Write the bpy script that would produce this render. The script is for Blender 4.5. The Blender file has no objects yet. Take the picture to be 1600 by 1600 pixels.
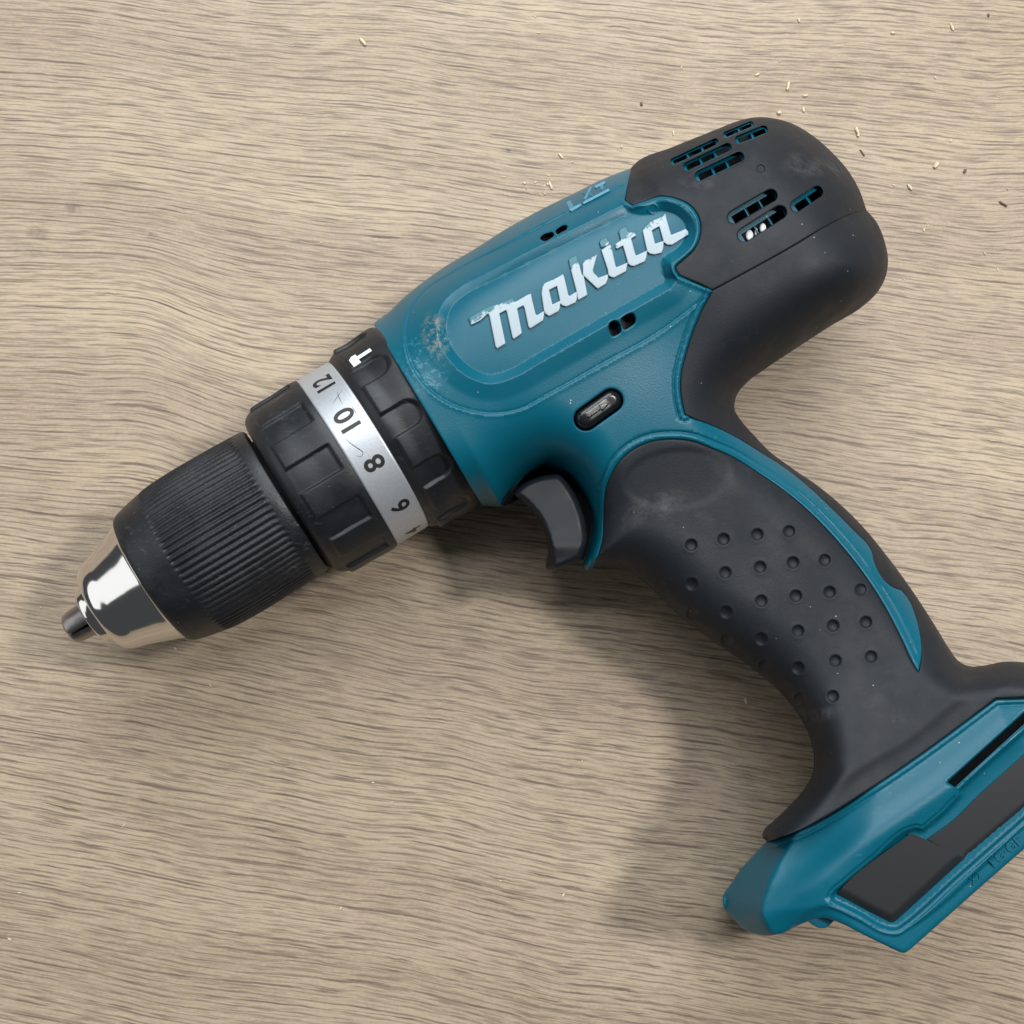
import bpy, bmesh, math, random
import numpy as np
from mathutils import Vector, Matrix, Quaternion
from mathutils.geometry import delaunay_2d_cdt

random.seed(4)
rng = np.random.default_rng(4)
C = bpy.context.scene.collection
scene = bpy.context.scene

# ------------------------------------------------------------------ camera
MM = 0.001
F = 1700.0                      # focal length in photo pixels (photo is 1600 wide)
ZC = 33.0                       # height of the drill's mid plane above the table, mm
n = Vector((-180.0, -160.0, -F)).normalized()
Q = n.rotation_difference(Vector((0, 0, -1)))
RM = np.array(Q.to_matrix())
fwd = RM @ np.array([0, 0, -1.0])
CAM = np.array([0, 0, ZC]) - fwd * 307.0
NADIR = np.array([800 - 180.0, 800 + 160.0])
cd = bpy.data.cameras.new("camera")
cam = bpy.data.objects.new("camera", cd)
C.objects.link(cam)
cam.rotation_mode = 'QUATERNION'
cam.rotation_quaternion = Q
cam.location = Vector(CAM * MM)
cd.sensor_width = 36
cd.sensor_height = 36
cd.lens = 36 * F / 1600
cd.clip_start = 0.01
cd.clip_end = 20
cd.dof.use_dof = False
scene.camera = cam

# ------------------------------------------------------------------ light
w = bpy.data.worlds.new("World")
scene.world = w
w.use_nodes = True
bg = w.node_tree.nodes["Background"]
bg.inputs[0].default_value = (0.86, 0.93, 1.0, 1)
bg.inputs[1].default_value = 0.07
scene.view_settings.view_transform = 'Standard'
scene.view_settings.look = 'None'
scene.view_settings.exposure = 0.0
scene.view_settings.gamma = 1.0


def area(name, loc, target, size, power, col, sy=None):
    d = bpy.data.lights.new(name, 'AREA')
    d.energy = power
    d.color = col
    if sy:
        d.shape = 'RECTANGLE'
        d.size = size
        d.size_y = sy
    else:
        d.shape = 'DISK'
        d.size = size
    o = bpy.data.objects.new(name, d)
    C.objects.link(o)
    o.location = loc
    o.rotation_euler = (Vector(target) - Vector(loc)).to_track_quat('-Z', 'Y').to_euler()
    return o


area("window_light", (0.00, 1.02, 0.95), (0, 0, 0.03), 1.0, 19.0, (0.92, 0.97, 1.0), 0.9)
area("added_overhead_strip", (-0.10, 0.45, 1.60), (-0.10, 0.45, 0), 1.2, 8.0, (0.98, 0.99, 1.0), 0.09)  # added strip overhead, puts streaks on the chrome and glossy edges
area("added_left_panel", (-1.15, 0.02, 0.72), (-0.1, 0, 0.03), 1.25, 3.6, (0.95, 0.98, 1.0), 0.75)  # added panel at the left, there for the chrome nose to reflect
area("ceiling_lamp", (0.78, 0.24, 1.35), (0, 0, 0.03), 0.17, 13.0, (1.0, 0.97, 0.93), 0.20)


# ------------------------------------------------------------------ px <-> world (mm)
def PX(u, v, z):
    u = np.asarray(u, float)
    v = np.asarray(v, float)
    z = np.asarray(z, float) + 0 * u
    r = np.stack([u - 800.0, -(v - 800.0), -F + 0 * u], -1) @ RM.T
    t = (z - CAM[2]) / r[..., 2]
    return CAM + r * t[..., None]


def spl(pts, closed=True, step=3.0):
    """Catmull-Rom through points; a third item marks a sharp corner"""
    P = [np.array(p[:2], float) for p in pts]
    cor = [len(p) > 2 for p in pts]
    n = len(P)
    out = []
    m = n if closed else n - 1
    for i in range(m):
        a, b = P[i], P[(i + 1) % n]
        pa = P[i - 1] if (closed or i > 0) else a
        pb = P[(i + 2) % n] if (closed or i + 2 < n) else b
        L = np.linalg.norm(b - a)
        if L < 1e-6:
            continue
        def tan(p0, p1, p2, sharp, seg):
            if sharp:
                return seg
            d0 = np.linalg.norm(p1 - p0) + 1e-9
            d1 = np.linalg.norm(p2 - p1) + 1e-9
            t = ((p1 - p0) / d0 * d1 + (p2 - p1) / d1 * d0) / (d0 + d1)
            return t * L
        seg = b - a
        ta = tan(pa, a, b, cor[i] or (not closed and i == 0), seg)
        tb = tan(a, b, pb, cor[(i + 1) % n] or (not closed and i + 2 >= n), seg)
        k = max(1, int(round(L / step)))
        for j in range(k):
            t = j / k
            h00 = 2 * t**3 - 3 * t**2 + 1
            h10 = t**3 - 2 * t**2 + t
            h01 = -2 * t**3 + 3 * t**2
            h11 = t**3 - t**2
            out.append(h00 * a + h10 * ta + h01 * b + h11 * tb)
    if not closed:
        out.append(P[-1])
    return np.array(out)


def cells_of(P, size=48.0):
    k = np.floor(P / size).astype(np.int64)
    key = k[:, 0] * 100003 + k[:, 1]
    order = np.argsort(key, kind='stable')
    ks = key[order]
    cut = np.flatnonzero(np.diff(ks)) + 1
    return np.split(order, cut)


def dist_line(pl, P, closed=False):
    A = pl if closed else pl[:-1]
    B = np.roll(pl, -1, 0) if closed else pl[1:]
    res = np.empty(len(P))
    if not len(P):
        return res
    AB = B - A
    L2 = (AB**2).sum(1) + 1e-12
    M = (A + B) / 2
    hl = np.sqrt(L2) / 2
    for ix in cells_of(P):
        p = P[ix]
        lo, hi = p.min(0), p.max(0)
        c = (lo + hi) / 2
        R = np.linalg.norm(hi - lo) / 2
        dm = np.linalg.norm(M - c, axis=1)
        keep = dm - hl <= (dm + hl).min() + 2 * R + 1e-6
        a, ab, l2 = A[keep], AB[keep], L2[keep]
        q = p[:, None, :]
        t = np.clip(((q - a) * ab).sum(-1) / l2, 0, 1)
        d = q - (a + t[..., None] * ab)
        res[ix] = np.sqrt((d**2).sum(-1).min(1))
    return res


def inside(pl, P):
    A = pl
    B = np.roll(pl, -1, 0)
    res = np.zeros(len(P), bool)
    if not len(P):
        return res
    ylo = np.minimum(A[:, 1], B[:, 1])
    yhi = np.maximum(A[:, 1], B[:, 1])
    for ix in cells_of(P):
        p = P[ix]
        keep = (ylo <= p[:, 1].max()) & (yhi >= p[:, 1].min())
        if not keep.any():
            continue
        a, b = A[keep], B[keep]
        x = p[:, 0][:, None]
        y = p[:, 1][:, None]
        c = (a[:, 1] > y) != (b[:, 1] > y)
        with np.errstate(divide='ignore', invalid='ignore'):
            xi = (b[:, 0] - a[:, 0]) * (y - a[:, 1]) / (b[:, 1] - a[:, 1]) + a[:, 0]
        res[ix] = (c & (x < xi)).sum(1) % 2 == 1
    return res


def sd(pl, P):
    d = dist_line(pl, P, True)
    return np.where(inside(pl, P), d, -d)


def sstep(a, b, x):
    t = np.clip((x - a) / (b - a), 0, 1)
    return t * t * (3 - 2 * t)


def capsule(a, b, r, n=8):
    a = np.array(a, float)
    b = np.array(b, float)
    ang = math.atan2(b[1] - a[1], b[0] - a[0])
    out = []
    for i in range(n + 1):
        t = ang - math.pi / 2 + math.pi * i / n
        out.append(b + r * np.array([math.cos(t), math.sin(t)]))
    for i in range(n + 1):
        t = ang + math.pi / 2 + math.pi * i / n
        out.append(a + r * np.array([math.cos(t), math.sin(t)]))
    return np.array(out)


# ------------------------------------------------------------------ mesh helpers
def link_mesh(name, verts, faces, mats, parent=None, smooth=True, fmat=None, sharp=None, attr=None):
    me = bpy.data.meshes.new(name)
    me.from_pydata([tuple(x) for x in (np.asarray(verts) * MM)], [], faces)
    for m in (mats if isinstance(mats, (list, tuple)) else [mats]):
        me.materials.append(m)
    if fmat is not None:
        me.polygons.foreach_set('material_index', np.asarray(fmat, np.int32))
    if attr is not None:
        for k, a in attr.items():
            at = me.attributes.new(k, 'FLOAT', 'POINT')
            at.data.foreach_set('value', np.asarray(a, np.float32))
    me.polygons.foreach_set('use_smooth', [smooth] * len(faces))
    if smooth and sharp:
        me.set_sharp_from_angle(angle=math.radians(sharp))
    me.update()
    o = bpy.data.objects.new(name, me)
    C.objects.link(o)
    if parent is not None:
        o.parent = parent
    return o


def resample(pl, step):
    q = np.vstack([pl, pl[:1]])
    out = []
    for a, b in zip(q[:-1], q[1:]):
        L = np.linalg.norm(b - a)
        if L < 1e-6:
            continue
        k = max(1, int(math.ceil(L / step)))
        for j in range(k):
            out.append(a + (b - a) * j / k)
    return np.array(out)


def area2(pl):
    x, y = pl[:, 0], pl[:, 1]
    return 0.5 * (x * np.roll(y, -1) - y * np.roll(x, -1)).sum()


def tri_region(outline, holes=(), pitch=5.0, insets=(0.5, 1.2, 2.2, 3.5), step=2.5, extra=None):
    """points and triangles of a filled outline (photo px), denser at its edges"""
    loops = [resample(outline, step)] + [resample(h, step) for h in holes]
    loops[0] = loops[0] if area2(loops[0]) > 0 else loops[0][::-1]
    for i in range(1, len(loops)):
        loops[i] = loops[i] if area2(loops[i]) < 0 else loops[i][::-1]
    allseg = [l for l in loops]

    def dmin(P):
        d = dist_line(allseg[0], P, True)
        ins = inside(allseg[0], P)
        for h in allseg[1:]:
            d = np.minimum(d, dist_line(h, P, True))
            ins &= ~inside(h, P)
        return np.where(ins, d, -d)
    pts = []
    edges = []
    for l in loops:
        o = sum(len(x) for x in pts)
        pts.append(l)
        edges += [(o + i, o + (i + 1) % len(l)) for i in range(len(l))]
    for t in insets:
        for l in loops:
            tg = np.roll(l, -1, 0) - np.roll(l, 1, 0)
            tg /= (np.linalg.norm(tg, axis=1)[:, None] + 1e-9)
            nn = np.stack([-tg[:, 1], tg[:, 0]], 1)
            q = l + nn * t
            d = dmin(q)
            pts.append(q[d > t * 0.93])
    lo = outline.min(0)
    hi = outline.max(0)
    ys = np.arange(lo[1], hi[1], pitch * 0.866)
    g = []
    for i, y in enumerate(ys):
        xs = np.arange(lo[0] + (i % 2) * pitch / 2, hi[0], pitch)
        g.append(np.stack([xs, np.full(len(xs), y)], 1))
    g = np.vstack(g)
    last = insets[-1] if insets else 0
    g = g[dmin(g) > last + pitch * 0.4]
    if extra is not None and len(extra):
        dd = np.full(len(g), 1e9)
        for i in range(0, len(g), 2000):
            dd[i:i + 2000] = np.sqrt(((g[i:i + 2000, None] - extra[None])**2).sum(-1)).min(1)
        g = g[dd > 1.4]
        ex = extra[dmin(extra) > last + 0.5]
        pts.append(ex)
    pts.append(g)
    P = np.vstack(pts)
    r = delaunay_2d_cdt([Vector(p) for p in P], edges, [], 1, 1e-4)
    V = np.array([tuple(v) for v in r[0]])
    T = np.array([f for f in r[2] if len(f) == 3])
    cen = V[T].mean(1)
    ok = inside(allseg[0], cen)
    for h in allseg[1:]:
        ok &= ~inside(h, cen)
    T = T[ok]
    a, b, c = V[T[:, 0]], V[T[:, 1]], V[T[:, 2]]
    ar = (b[:, 0] - a[:, 0]) * (c[:, 1] - a[:, 1]) - (b[:, 1] - a[:, 1]) * (c[:, 0] - a[:, 0])
    T = T[np.abs(ar) > 1e-7]
    ar = ar[np.abs(ar) > 1e-7]
    # image v points down, so world-up needs clockwise in (u,v)
    flip = ar > 0
    T[flip] = T[flip][:, ::-1]
    return V, T, loops


def plate(name, outline, zf, mats, parent, holes=(), pitch=5.0, insets=(0.5, 1.2, 2.2, 3.5), step=2.5,
          skirt=4.0, inset_mm=0.8, absz=None, extra=None, sharp=None, side_mat=0, attr=None, smooth=True, edge=None):
    """closed-sided panel: top surface z=zf(P), walls going down from every border"""
    V, T, loops = tri_region(outline, holes, pitch, insets, step, extra)
    if edge:                                   # rounded border, radius in px
        d = dist_line(loops[0], V, True)
        for h in loops[1:]:
            d = np.minimum(d, dist_line(h, V, True))
        x = 1 - np.clip(d / edge, 0, 1)
        z = zf(V) - edge * 0.18 * (1 - np.sqrt(np.maximum(0, 1 - x * x)))
    else:
        z = zf(V)
    W = PX(V[:, 0], V[:, 1], z)
    faces = [tuple(t) for t in T.tolist()]
    nv = len(W)
    # border edges of the triangulation
    cnt = {}
    for t in T.tolist():
        for i in range(3):
            e = (t[i], t[(i + 1) % 3])
            cnt[e] = 1
    be = [e for e in cnt if (e[1], e[0]) not in cnt]
    bv = sorted({i for e in be for i in e})
    idx = {b: nv + k for k, b in enumerate(bv)}
    nrm = {b: np.zeros(2) for b in bv}
    for a, b in be:
        t = V[b] - V[a]
        nn = np.array([t[1], -t[0]])          # inward, in photo px (v points down)
        nrm[a] += nn
        nrm[b] += nn
    low = []
    for b in bv:
        nn = nrm[b] / (np.linalg.norm(nrm[b]) + 1e-9)
        zz = absz if absz is not None else W[b][2] - skirt
        q = PX(V[b][0] + nn[0] * inset_mm * 5.5, V[b][1] + nn[1] * inset_mm * 5.5, W[b][2])
        q[2] = zz
        g_ = np.dot(nn, V[b] - NADIR) / np.linalg.norm(V[b] - NADIR)
        if g_ > -0.1 or (absz is not None and V[b][0] < 1262 and V[b][1] > 1285):      # this border faces the lens: taper the wall under it
            q2 = PX(V[b][0] + nn[0] * 4, V[b][1] + nn[1] * 4, zz)
            q = q2
        low.append(q)
    W2 = np.vstack([W, np.array(low)])
    fm = [0] * len(faces)
    for a, b in be:
        faces.append((b, a, idx[a], idx[b]))
        fm.append(side_mat)
    at = None
    if attr:
        at = {}
        for kk, fn in attr.items():
            val = fn(V)
            at[kk] = np.concatenate([val, val[bv]])
    o = link_mesh(name, W2, faces, mats, parent, smooth, fm, None, at)
    me = o.data
    if smooth:
        # keep the wall/top junction crisp
        nsh = np.zeros(len(me.edges), bool)
        sh = me.attributes.get('sharp_edge') or me.attributes.new('sharp_edge', 'BOOLEAN', 'EDGE')
        bs = {(min(e), max(e)) for e in be}
        for i, e in enumerate(me.edges):
            k = (min(e.vertices), max(e.vertices))
            if k in bs:
                nsh[i] = True
        sh.data.foreach_set('value', nsh)
        me.update()
    return o


# ------------------------------------------------------------------ materials
class NT:
    def __init__(s, name):
        s.m = bpy.data.materials.new(name)
        s.m.use_nodes = True
        s.t = s.m.node_tree
        s.b = s.t.nodes['Principled BSDF']

    def n(s, typ, **kw):
        x = s.t.nodes.new(typ)
        for k, v in kw.items():
            if hasattr(x, k):
                setattr(x, k, v)
            else:
                x.inputs[k].default_value = v
        return x

    def l(s, a, b):
        s.t.links.new(a, b)

    def math(s, op, a, b=None, clamp=False):
        x = s.n('ShaderNodeMath', operation=op, use_clamp=clamp)
        for i, q in enumerate((a, b)):
            if q is None:
                continue
            if isinstance(q, (int, float)):
                x.inputs[i].default_value = q
            else:
                s.l(q, x.inputs[i])
        return x.outputs[0]

    def ramp(s, fac, stops, interp='LINEAR'):
        x = s.n('ShaderNodeValToRGB')
        x.color_ramp.interpolation = interp
        e = x.color_ramp.elements
        while len(e) < len(stops):
            e.new(0.5)
        for q, (p, c) in zip(e, stops):
            q.position = p
            q.color = (c, c, c, 1) if isinstance(c, (int, float)) else (*c, 1)
        s.l(fac, x.inputs[0])
        return x.outputs[0]

    def mix(s, fac, a, b, blend='MIX'):
        x = s.n('ShaderNodeMix', data_type='RGBA', blend_type=blend)
        for i, q in ((0, fac), (6, a), (7, b)):
            if isinstance(q, (int, float)):
                x.inputs[i].default_value = q
            elif isinstance(q, tuple):
                x.inputs[i].default_value = (*q, 1)
            else:
                s.l(q, x.inputs[i])
        return x.outputs[2]

    def noise(s, vec, scale, detail=2, rough=0.5, dist=0.0):
        x = s.n('ShaderNodeTexNoise')
        x.inputs['Scale'].default_value = scale
        x.inputs['Detail'].default_value = detail
        x.inputs['Roughness'].default_value = rough
        x.inputs['Distortion'].default_value = dist
        if vec is not None:
            s.l(vec, x.inputs['Vector'])
        return x.outputs['Fac']

    def coord(s):
        return s.n('ShaderNodeNewGeometry').outputs['Position']

    def bump(s, h, strength, dist):
        x = s.n('ShaderNodeBump')
        x.inputs['Strength'].default_value = strength
        x.inputs['Distance'].default_value = dist
        s.l(h, x.inputs['Height'])
        s.l(x.outputs[0], s.b.inputs['Normal'])
        return x

    def near(s, pos, c, rx, ry, ang=0.0):
        """soft 1..0 mask round a world point c (mm), ellipse radii mm"""
        mp = s.n('ShaderNodeMapping', vector_type='TEXTURE')
        mp.inputs['Location'].default_value = (c[0] * MM, c[1] * MM, c[2] * MM)
        mp.inputs['Rotation'].default_value = (0, 0, ang)
        mp.inputs['Scale'].default_value = (rx * MM, ry * MM, 0.02)
        s.l(pos, mp.inputs[0])
        ln = s.n('ShaderNodeVectorMath', operation='LENGTH')
        s.l(mp.outputs[0], ln.inputs[0])
        return s.ramp(ln.outputs['Value'], [(0.35, 1.0), (1.0, 0.0)], 'EASE')


def mat_simple(name, col, rough, metal=0.0, bump=None, spec=0.5, var=0.0, scuff=0.0):
    a = NT(name)
    a.b.inputs['Base Color'].default_value = (*col, 1)
    a.b.inputs['Roughness'].default_value = rough
    a.b.inputs['Metallic'].default_value = metal
    a.b.inputs['Specular IOR Level'].default_value = spec
    p = a.coord()
    if var:
        nz = a.noise(p, 160, 4, 0.6)
        c = a.mix(nz, tuple(x * (1 - var) for x in col), tuple(min(1, x * (1 + var)) for x in col))
        if scuff:
            mp = a.n('ShaderNodeMapping')
            mp.inputs['Rotation'].default_value = (0, 0, math.radians(-31))
            mp.inputs['Scale'].default_value = (1, 3.0, 1)
            a.l(p, mp.inputs[0])
            k1 = a.ramp(a.noise(mp.outputs[0], 330, 6, 0.8), [(0.56, 0.0), (0.68, 1.0)])
            k2 = a.ramp(a.noise(p, 75, 3, 0.6), [(0.44, 0.0), (0.66, 1.0)])
            c = a.mix(a.math('MULTIPLY', a.math('MULTIPLY', k1, k2), scuff), c, (0.10, 0.105, 0.11))
            k3 = a.ramp(a.noise(p, 1100, 2, 0.6), [(0.74, 0.0), (0.78, 1.0)])
            c = a.mix(a.math('MULTIPLY', k3, scuff), c, (0.25, 0.25, 0.25))
        a.l(c, a.b.inputs['Base Color'])
        r = a.ramp(nz, [(0.3, max(0, rough - 0.08)), (0.7, min(1, rough + 0.1))])
        a.l(r, a.b.inputs['Roughness'])
    if bump:
        a.bump(a.noise(p, bump[0], 3, 0.6), bump[1], bump[2])
    return a.m


def make_teal():
    a = NT('teal_plastic')
    p = a.coord()
    big = a.noise(p, 45, 3, 0.6)
    fine = a.noise(p, 2600, 2, 0.6)
    col = a.mix(big, (0.0004, 0.090, 0.140), (0.0006, 0.106, 0.162))
    # light rub marks
    st = a.n('ShaderNodeMapping')
    st.inputs['Rotation'].default_value = (0, 0, math.radians(-31))
    st.inputs['Scale'].default_value = (1, 5, 1)
    a.l(p, st.inputs[0])
    rub = a.noise(st.outputs[0], 380, 5, 0.75)
    patch = a.noise(p, 38, 2, 0.5)
    k = a.math('MULTIPLY', a.ramp(rub, [(0.60, 0.0), (0.68, 1.0)]), a.ramp(patch, [(0.5, 0.0), (0.68, 0.55)]))
    col = a.mix(k, col, (0.10, 0.27, 0.34))
    # tan scuff at the front of the panel
    for (u, v, rx, ry, an, z) in ((681, 524, 4.5, 9.0, 0.15, 62),):
        c = PX(u, v, z)
        mk = a.near(p, c, rx, ry, an)
        s1 = a.ramp(a.noise(p, 520, 6, 0.8), [(0.47, 0.0), (0.60, 1.0)])
        col = a.mix(a.math('MULTIPLY', mk, a.math('MULTIPLY', s1, 0.55)), col, (0.36, 0.31, 0.22))
    c = PX(662, 575, 60)
    mk = a.near(p, c, 8, 12, 0.5)
    s1 = a.ramp(a.noise(p, 700, 5, 0.8), [(0.54, 0.0), (0.62, 0.5)])
    col = a.mix(a.math('MULTIPLY', mk, s1), col, (0.14, 0.33, 0.40))
    # white flecks of dust
    vo = a.n('ShaderNodeTexVoronoi', feature='F1')
    vo.inputs['Scale'].default_value = 230
    a.l(p, vo.inputs['Vector'])
    fl = a.ramp(vo.outputs['Distance'], [(0.030, 1.0), (0.045, 0.0)])
    sel = a.ramp(a.noise(p, 60, 1), [(0.5, 0.0), (0.6, 1.0)])
    col = a.mix(a.math('MULTIPLY', fl, sel), col, (0.5, 0.55, 0.55))
    a.l(col, a.b.inputs['Base Color'])
    rr = a.ramp(big, [(0.3, 0.33), (0.7, 0.41)])
    a.l(rr, a.b.inputs['Roughness'])
    a.b.inputs['Specular IOR Level'].default_value = 0.30
    a.bump(fine, 0.17, 0.0002)
    return a.m


def make_teal_grain():
    a = NT('teal_grained_plastic')
    p = a.coord()
    a.b.inputs['Base Color'].default_value = (0.002, 0.125, 0.195, 1)
    a.b.inputs['Roughness'].default_value = 0.42
    a.bump(a.noise(p, 2200, 3, 0.7), 0.5, 0.0003)
    return a.m


def make_rubber():
    a = NT('black_rubber')
    p = a.coord()
    big = a.noise(p, 30, 4, 0.6)
    col = a.mix(big, (0.0080, 0.0108, 0.0155), (0.0145, 0.0180, 0.0235))
    # chalky worn patches
    dust = a.math('MULTIPLY', a.ramp(a.noise(p, 55, 5, 0.7), [(0.52, 0.0), (0.75, 1.0)]),
                  a.ramp(a.noise(p, 420, 4, 0.8), [(0.45, 0.0), (0.70, 1.0)]))
    col = a.mix(a.math('MULTIPLY', dust, 0.40), col, (0.075, 0.080, 0.085))
    for (u, v, rx, ry, z) in ((1250, 265, 12, 6, 55), (1096, 282, 9, 5, 60), (1015, 795, 14, 5, 52), (1270, 1120, 9, 2.5, 50), (1300, 270, 8, 7, 45)):
        mk = a.near(p, PX(u, v, z), rx, ry, 0.4)
        s1 = a.ramp(a.noise(p, 210, 5, 0.75), [(0.42, 0.0), (0.7, 0.30)])
        col = a.mix(a.math('MULTIPLY', mk, s1), col, (0.15, 0.145, 0.14))
    vo = a.n('ShaderNodeTexVoronoi', feature='F1')
    vo.inputs['Scale'].default_value = 260
    a.l(p, vo.inputs['Vector'])
    fl = a.ramp(vo.outputs['Distance'], [(0.030, 1.0), (0.05, 0.0)])
    sel = a.ramp(a.noise(p, 40, 2), [(0.46, 0.0), (0.56, 1.0)])
    col = a.mix(a.math('MULTIPLY', fl, sel), col, (0.45, 0.44, 0.42))
    a.l(col, a.b.inputs['Base Color'])
    rr = a.ramp(a.noise(p, 90, 4, 0.6), [(0.3, 0.50), (0.7, 0.66)])
    a.b.inputs['Specular IOR Level'].default_value = 0.32
    a.l(rr, a.b.inputs['Roughness'])
    a.bump(a.noise(p, 1500, 4, 0.75), 0.40, 0.0002)
    return a.m


def make_wood():
    a = NT('oak_laminate')
    p = a.coord()
    # gentle bending of the grain
    w1 = a.noise(p, 7.0, 2, 0.5)
    w2 = a.noise(p, 22.0, 2, 0.5)
    sx = a.n('ShaderNodeSeparateXYZ')
    mp = a.n('ShaderNodeMapping')
    mp.inputs['Rotation'].default_value = (0, 0, math.radians(7.5))
    a.l(p, mp.inputs[0])
    a.l(mp.outputs[0], sx.inputs[0])
    X, Y = sx.outputs[0], sx.outputs[1]
    # knot: grain lines arch round a point left of the drill
    kp = PX(135, 440, 0) * MM
    mk = a.n('ShaderNodeMapping', vector_type='TEXTURE')
    mk.inputs['Location'].default_value = (kp[0], kp[1], 0)
    mk.inputs['Scale'].default_value = (0.034, 0.050, 1)
    a.l(p, mk.inputs[0])
    ln = a.n('ShaderNodeVectorMath', operation='LENGTH')
    a.l(mk.outputs[0], ln.inputs[0])
    g = a.math('MULTIPLY', a.math('MULTIPLY', ln.outputs['Value'], ln.outputs['Value']), -1.0)
    kn = a.math('EXPONENT', g)
    kp2 = PX(240, 560, 0) * MM
    mk2 = a.n('ShaderNodeMapping', vector_type='TEXTURE')
    mk2.inputs['Location'].default_value = (kp2[0], kp2[1], 0)
    mk2.inputs['Scale'].default_value = (0.017, 0.046, 1)
    a.l(p, mk2.inputs[0])
    ln2 = a.n('ShaderNodeVectorMath', operation='LENGTH')
    a.l(mk2.outputs[0], ln2.inputs[0])
    kn2 = a.math('EXPONENT', a.math('MULTIPLY', a.math('MULTIPLY', ln2.outputs['Value'], ln2.outputs['Value']), -1.0))
    Yw = a.math('ADD', Y, a.math('MULTIPLY', a.math('SUBTRACT', w1, 0.5), 0.015))
    Yw = a.math('ADD', Yw, a.math('MULTIPLY', a.math('SUBTRACT', w2, 0.5), 0.0020))
    Yw = a.math('ADD', Yw, a.math('MULTIPLY', kn, -0.007))
    Yw = a.math('ADD', Yw, a.math('MULTIPLY', a.math('MULTIPLY', X, Y), -0.55))
    Yw = a.math('ADD', Yw, a.math('MULTIPLY', kn2, -0.0042))
    fz = a.noise(p, 85.0, 3, 0.5)
    Yw = a.math('ADD', Yw, a.math('MULTIPLY', a.math('SUBTRACT', fz, 0.5), 0.0011))

    def vec(kx, ky, off=0.0):
        c = a.n('ShaderNodeCombineXYZ')
        a.l(a.math('MULTIPLY', X, kx), c.inputs[0])
        a.l(a.math('MULTIPLY', Yw, ky), c.inputs[1])
        c.inputs[2].default_value = off
        return c.outputs[0]

    band = a.noise(vec(4, 38, 1.0), 1.0, 3, 0.55)
    pink = a.noise(vec(7, 30, 13.0), 1.0, 3, 0.6)
    fibre = a.noise(vec(70, 3400, 9.0), 1.0, 3, 0.6)
    f2 = a.noise(vec(330, 4200, 61.0), 1.0, 4, 0.7)
    mott = a.noise(p, 900.0, 3, 0.65)
    col = a.mix(a.ramp(band, [(0.36, 0.0), (0.62, 1.0)]), (0.362, 0.276, 0.190), (0.492, 0.392, 0.272))
    col = a.mix(a.math('MULTIPLY', a.ramp(pink, [(0.42, 0.0), (0.62, 1.0)]), 0.65), col, (0.365, 0.272, 0.205))
    col = a.mix(a.math('MULTIPLY', a.ramp(fibre, [(0.45, 0.0), (0.68, 1.0)]), 0.38), col, (0.560, 0.465, 0.330))
    lite = a.ramp(fibre, [(0.45, 0.0), (0.68, 1.0)])
    col = a.mix(a.math('MULTIPLY', a.ramp(fibre, [(0.33, 1.0), (0.48, 0.0)]), 0.28), col, (0.240, 0.182, 0.140))
    col = a.mix(a.math('MULTIPLY', a.ramp(f2, [(0.36, 1.0), (0.48, 0.0)]), 0.26), col, (0.210, 0.160, 0.122))
    col = a.mix(a.math('MULTIPLY', a.ramp(f2, [(0.54, 0.0), (0.66, 1.0)]), 0.30), col, (0.640, 0.550, 0.410))
    col = a.mix(a.math('MULTIPLY', a.ramp(mott, [(0.40, 0.0), (0.62, 1.0)]), 0.16), col, (0.620, 0.520, 0.380))

    def growth(freq, amp, nx, ny, off, wdt, lo_, hi_, mx=60):
        ph = a.math('ADD', a.math('MULTIPLY', Yw, freq), a.math('MULTIPLY', a.noise(vec(nx, ny, off), 1.0, 3, 0.55), amp))
        tri = a.math('ABSOLUTE', a.math('SUBTRACT', a.math('FRACT', ph), 0.5))
        m_ = a.ramp(a.noise(vec(mx, freq * 0.62, off + 5.0), 1.0, 3, 0.6), [(lo_, 0.0), (hi_, 1.0)])
        w_ = a.math('MULTIPLY', m_, wdt)
        d_ = a.math('SUBTRACT', 1.0, a.math('DIVIDE', tri, a.math('ADD', w_, 0.02)), True)
        return a.math('MULTIPLY', a.ramp(d_, [(0.0, 0.0), (0.55, 1.0)]), m_)
    g1 = growth(470.0, 1.8, 11, 60, 3.0, 0.15, 0.33, 0.56, 60)
    g2 = growth(820.0, 2.3, 16, 80, 23.0, 0.19, 0.36, 0.60, 95)
    g3 = growth(230.0, 1.4, 8, 50, 43.0, 0.075, 0.42, 0.60, 48)
    jit = a.noise(p, 260.0, 3, 0.6)

    def dashes(kx, ky, off, wdt, lo_, hi_):
        v_ = a.n('ShaderNodeTexVoronoi', feature='F1', voronoi_dimensions='2D')
        v_.inputs['Scale'].default_value = 1.0
        c_ = a.n('ShaderNodeCombineXYZ')
        a.l(a.math('ADD', a.math('MULTIPLY', X, kx), off * 3.7), c_.inputs[0])
        a.l(a.math('ADD', a.math('MULTIPLY', Yw, ky), a.math('MULTIPLY', jit, 0.45)), c_.inputs[1])
        a.l(c_.outputs[0], v_.inputs['Vector'])
        d_ = a.ramp(v_.outputs['Distance'], [(wdt * 0.45, 1.0), (wdt, 0.0)])
        m_ = a.ramp(a.noise(vec(kx * 0.35, ky * 0.16, off + 3.1), 1.0, 2, 0.55), [(lo_, 0.0), (hi_, 1.0)])
        return a.math('MULTIPLY', d_, m_)
    da = dashes(44, 620, 81.0, 0.27, 0.38, 0.56)
    db = dashes(80, 1050, 91.0, 0.30, 0.36, 0.56)
    dc = dashes(22, 380, 97.0, 0.13, 0.40, 0.58)
    col = a.mix(a.math('MULTIPLY', g1, 0.62), col, (0.150, 0.110, 0.088))
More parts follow.
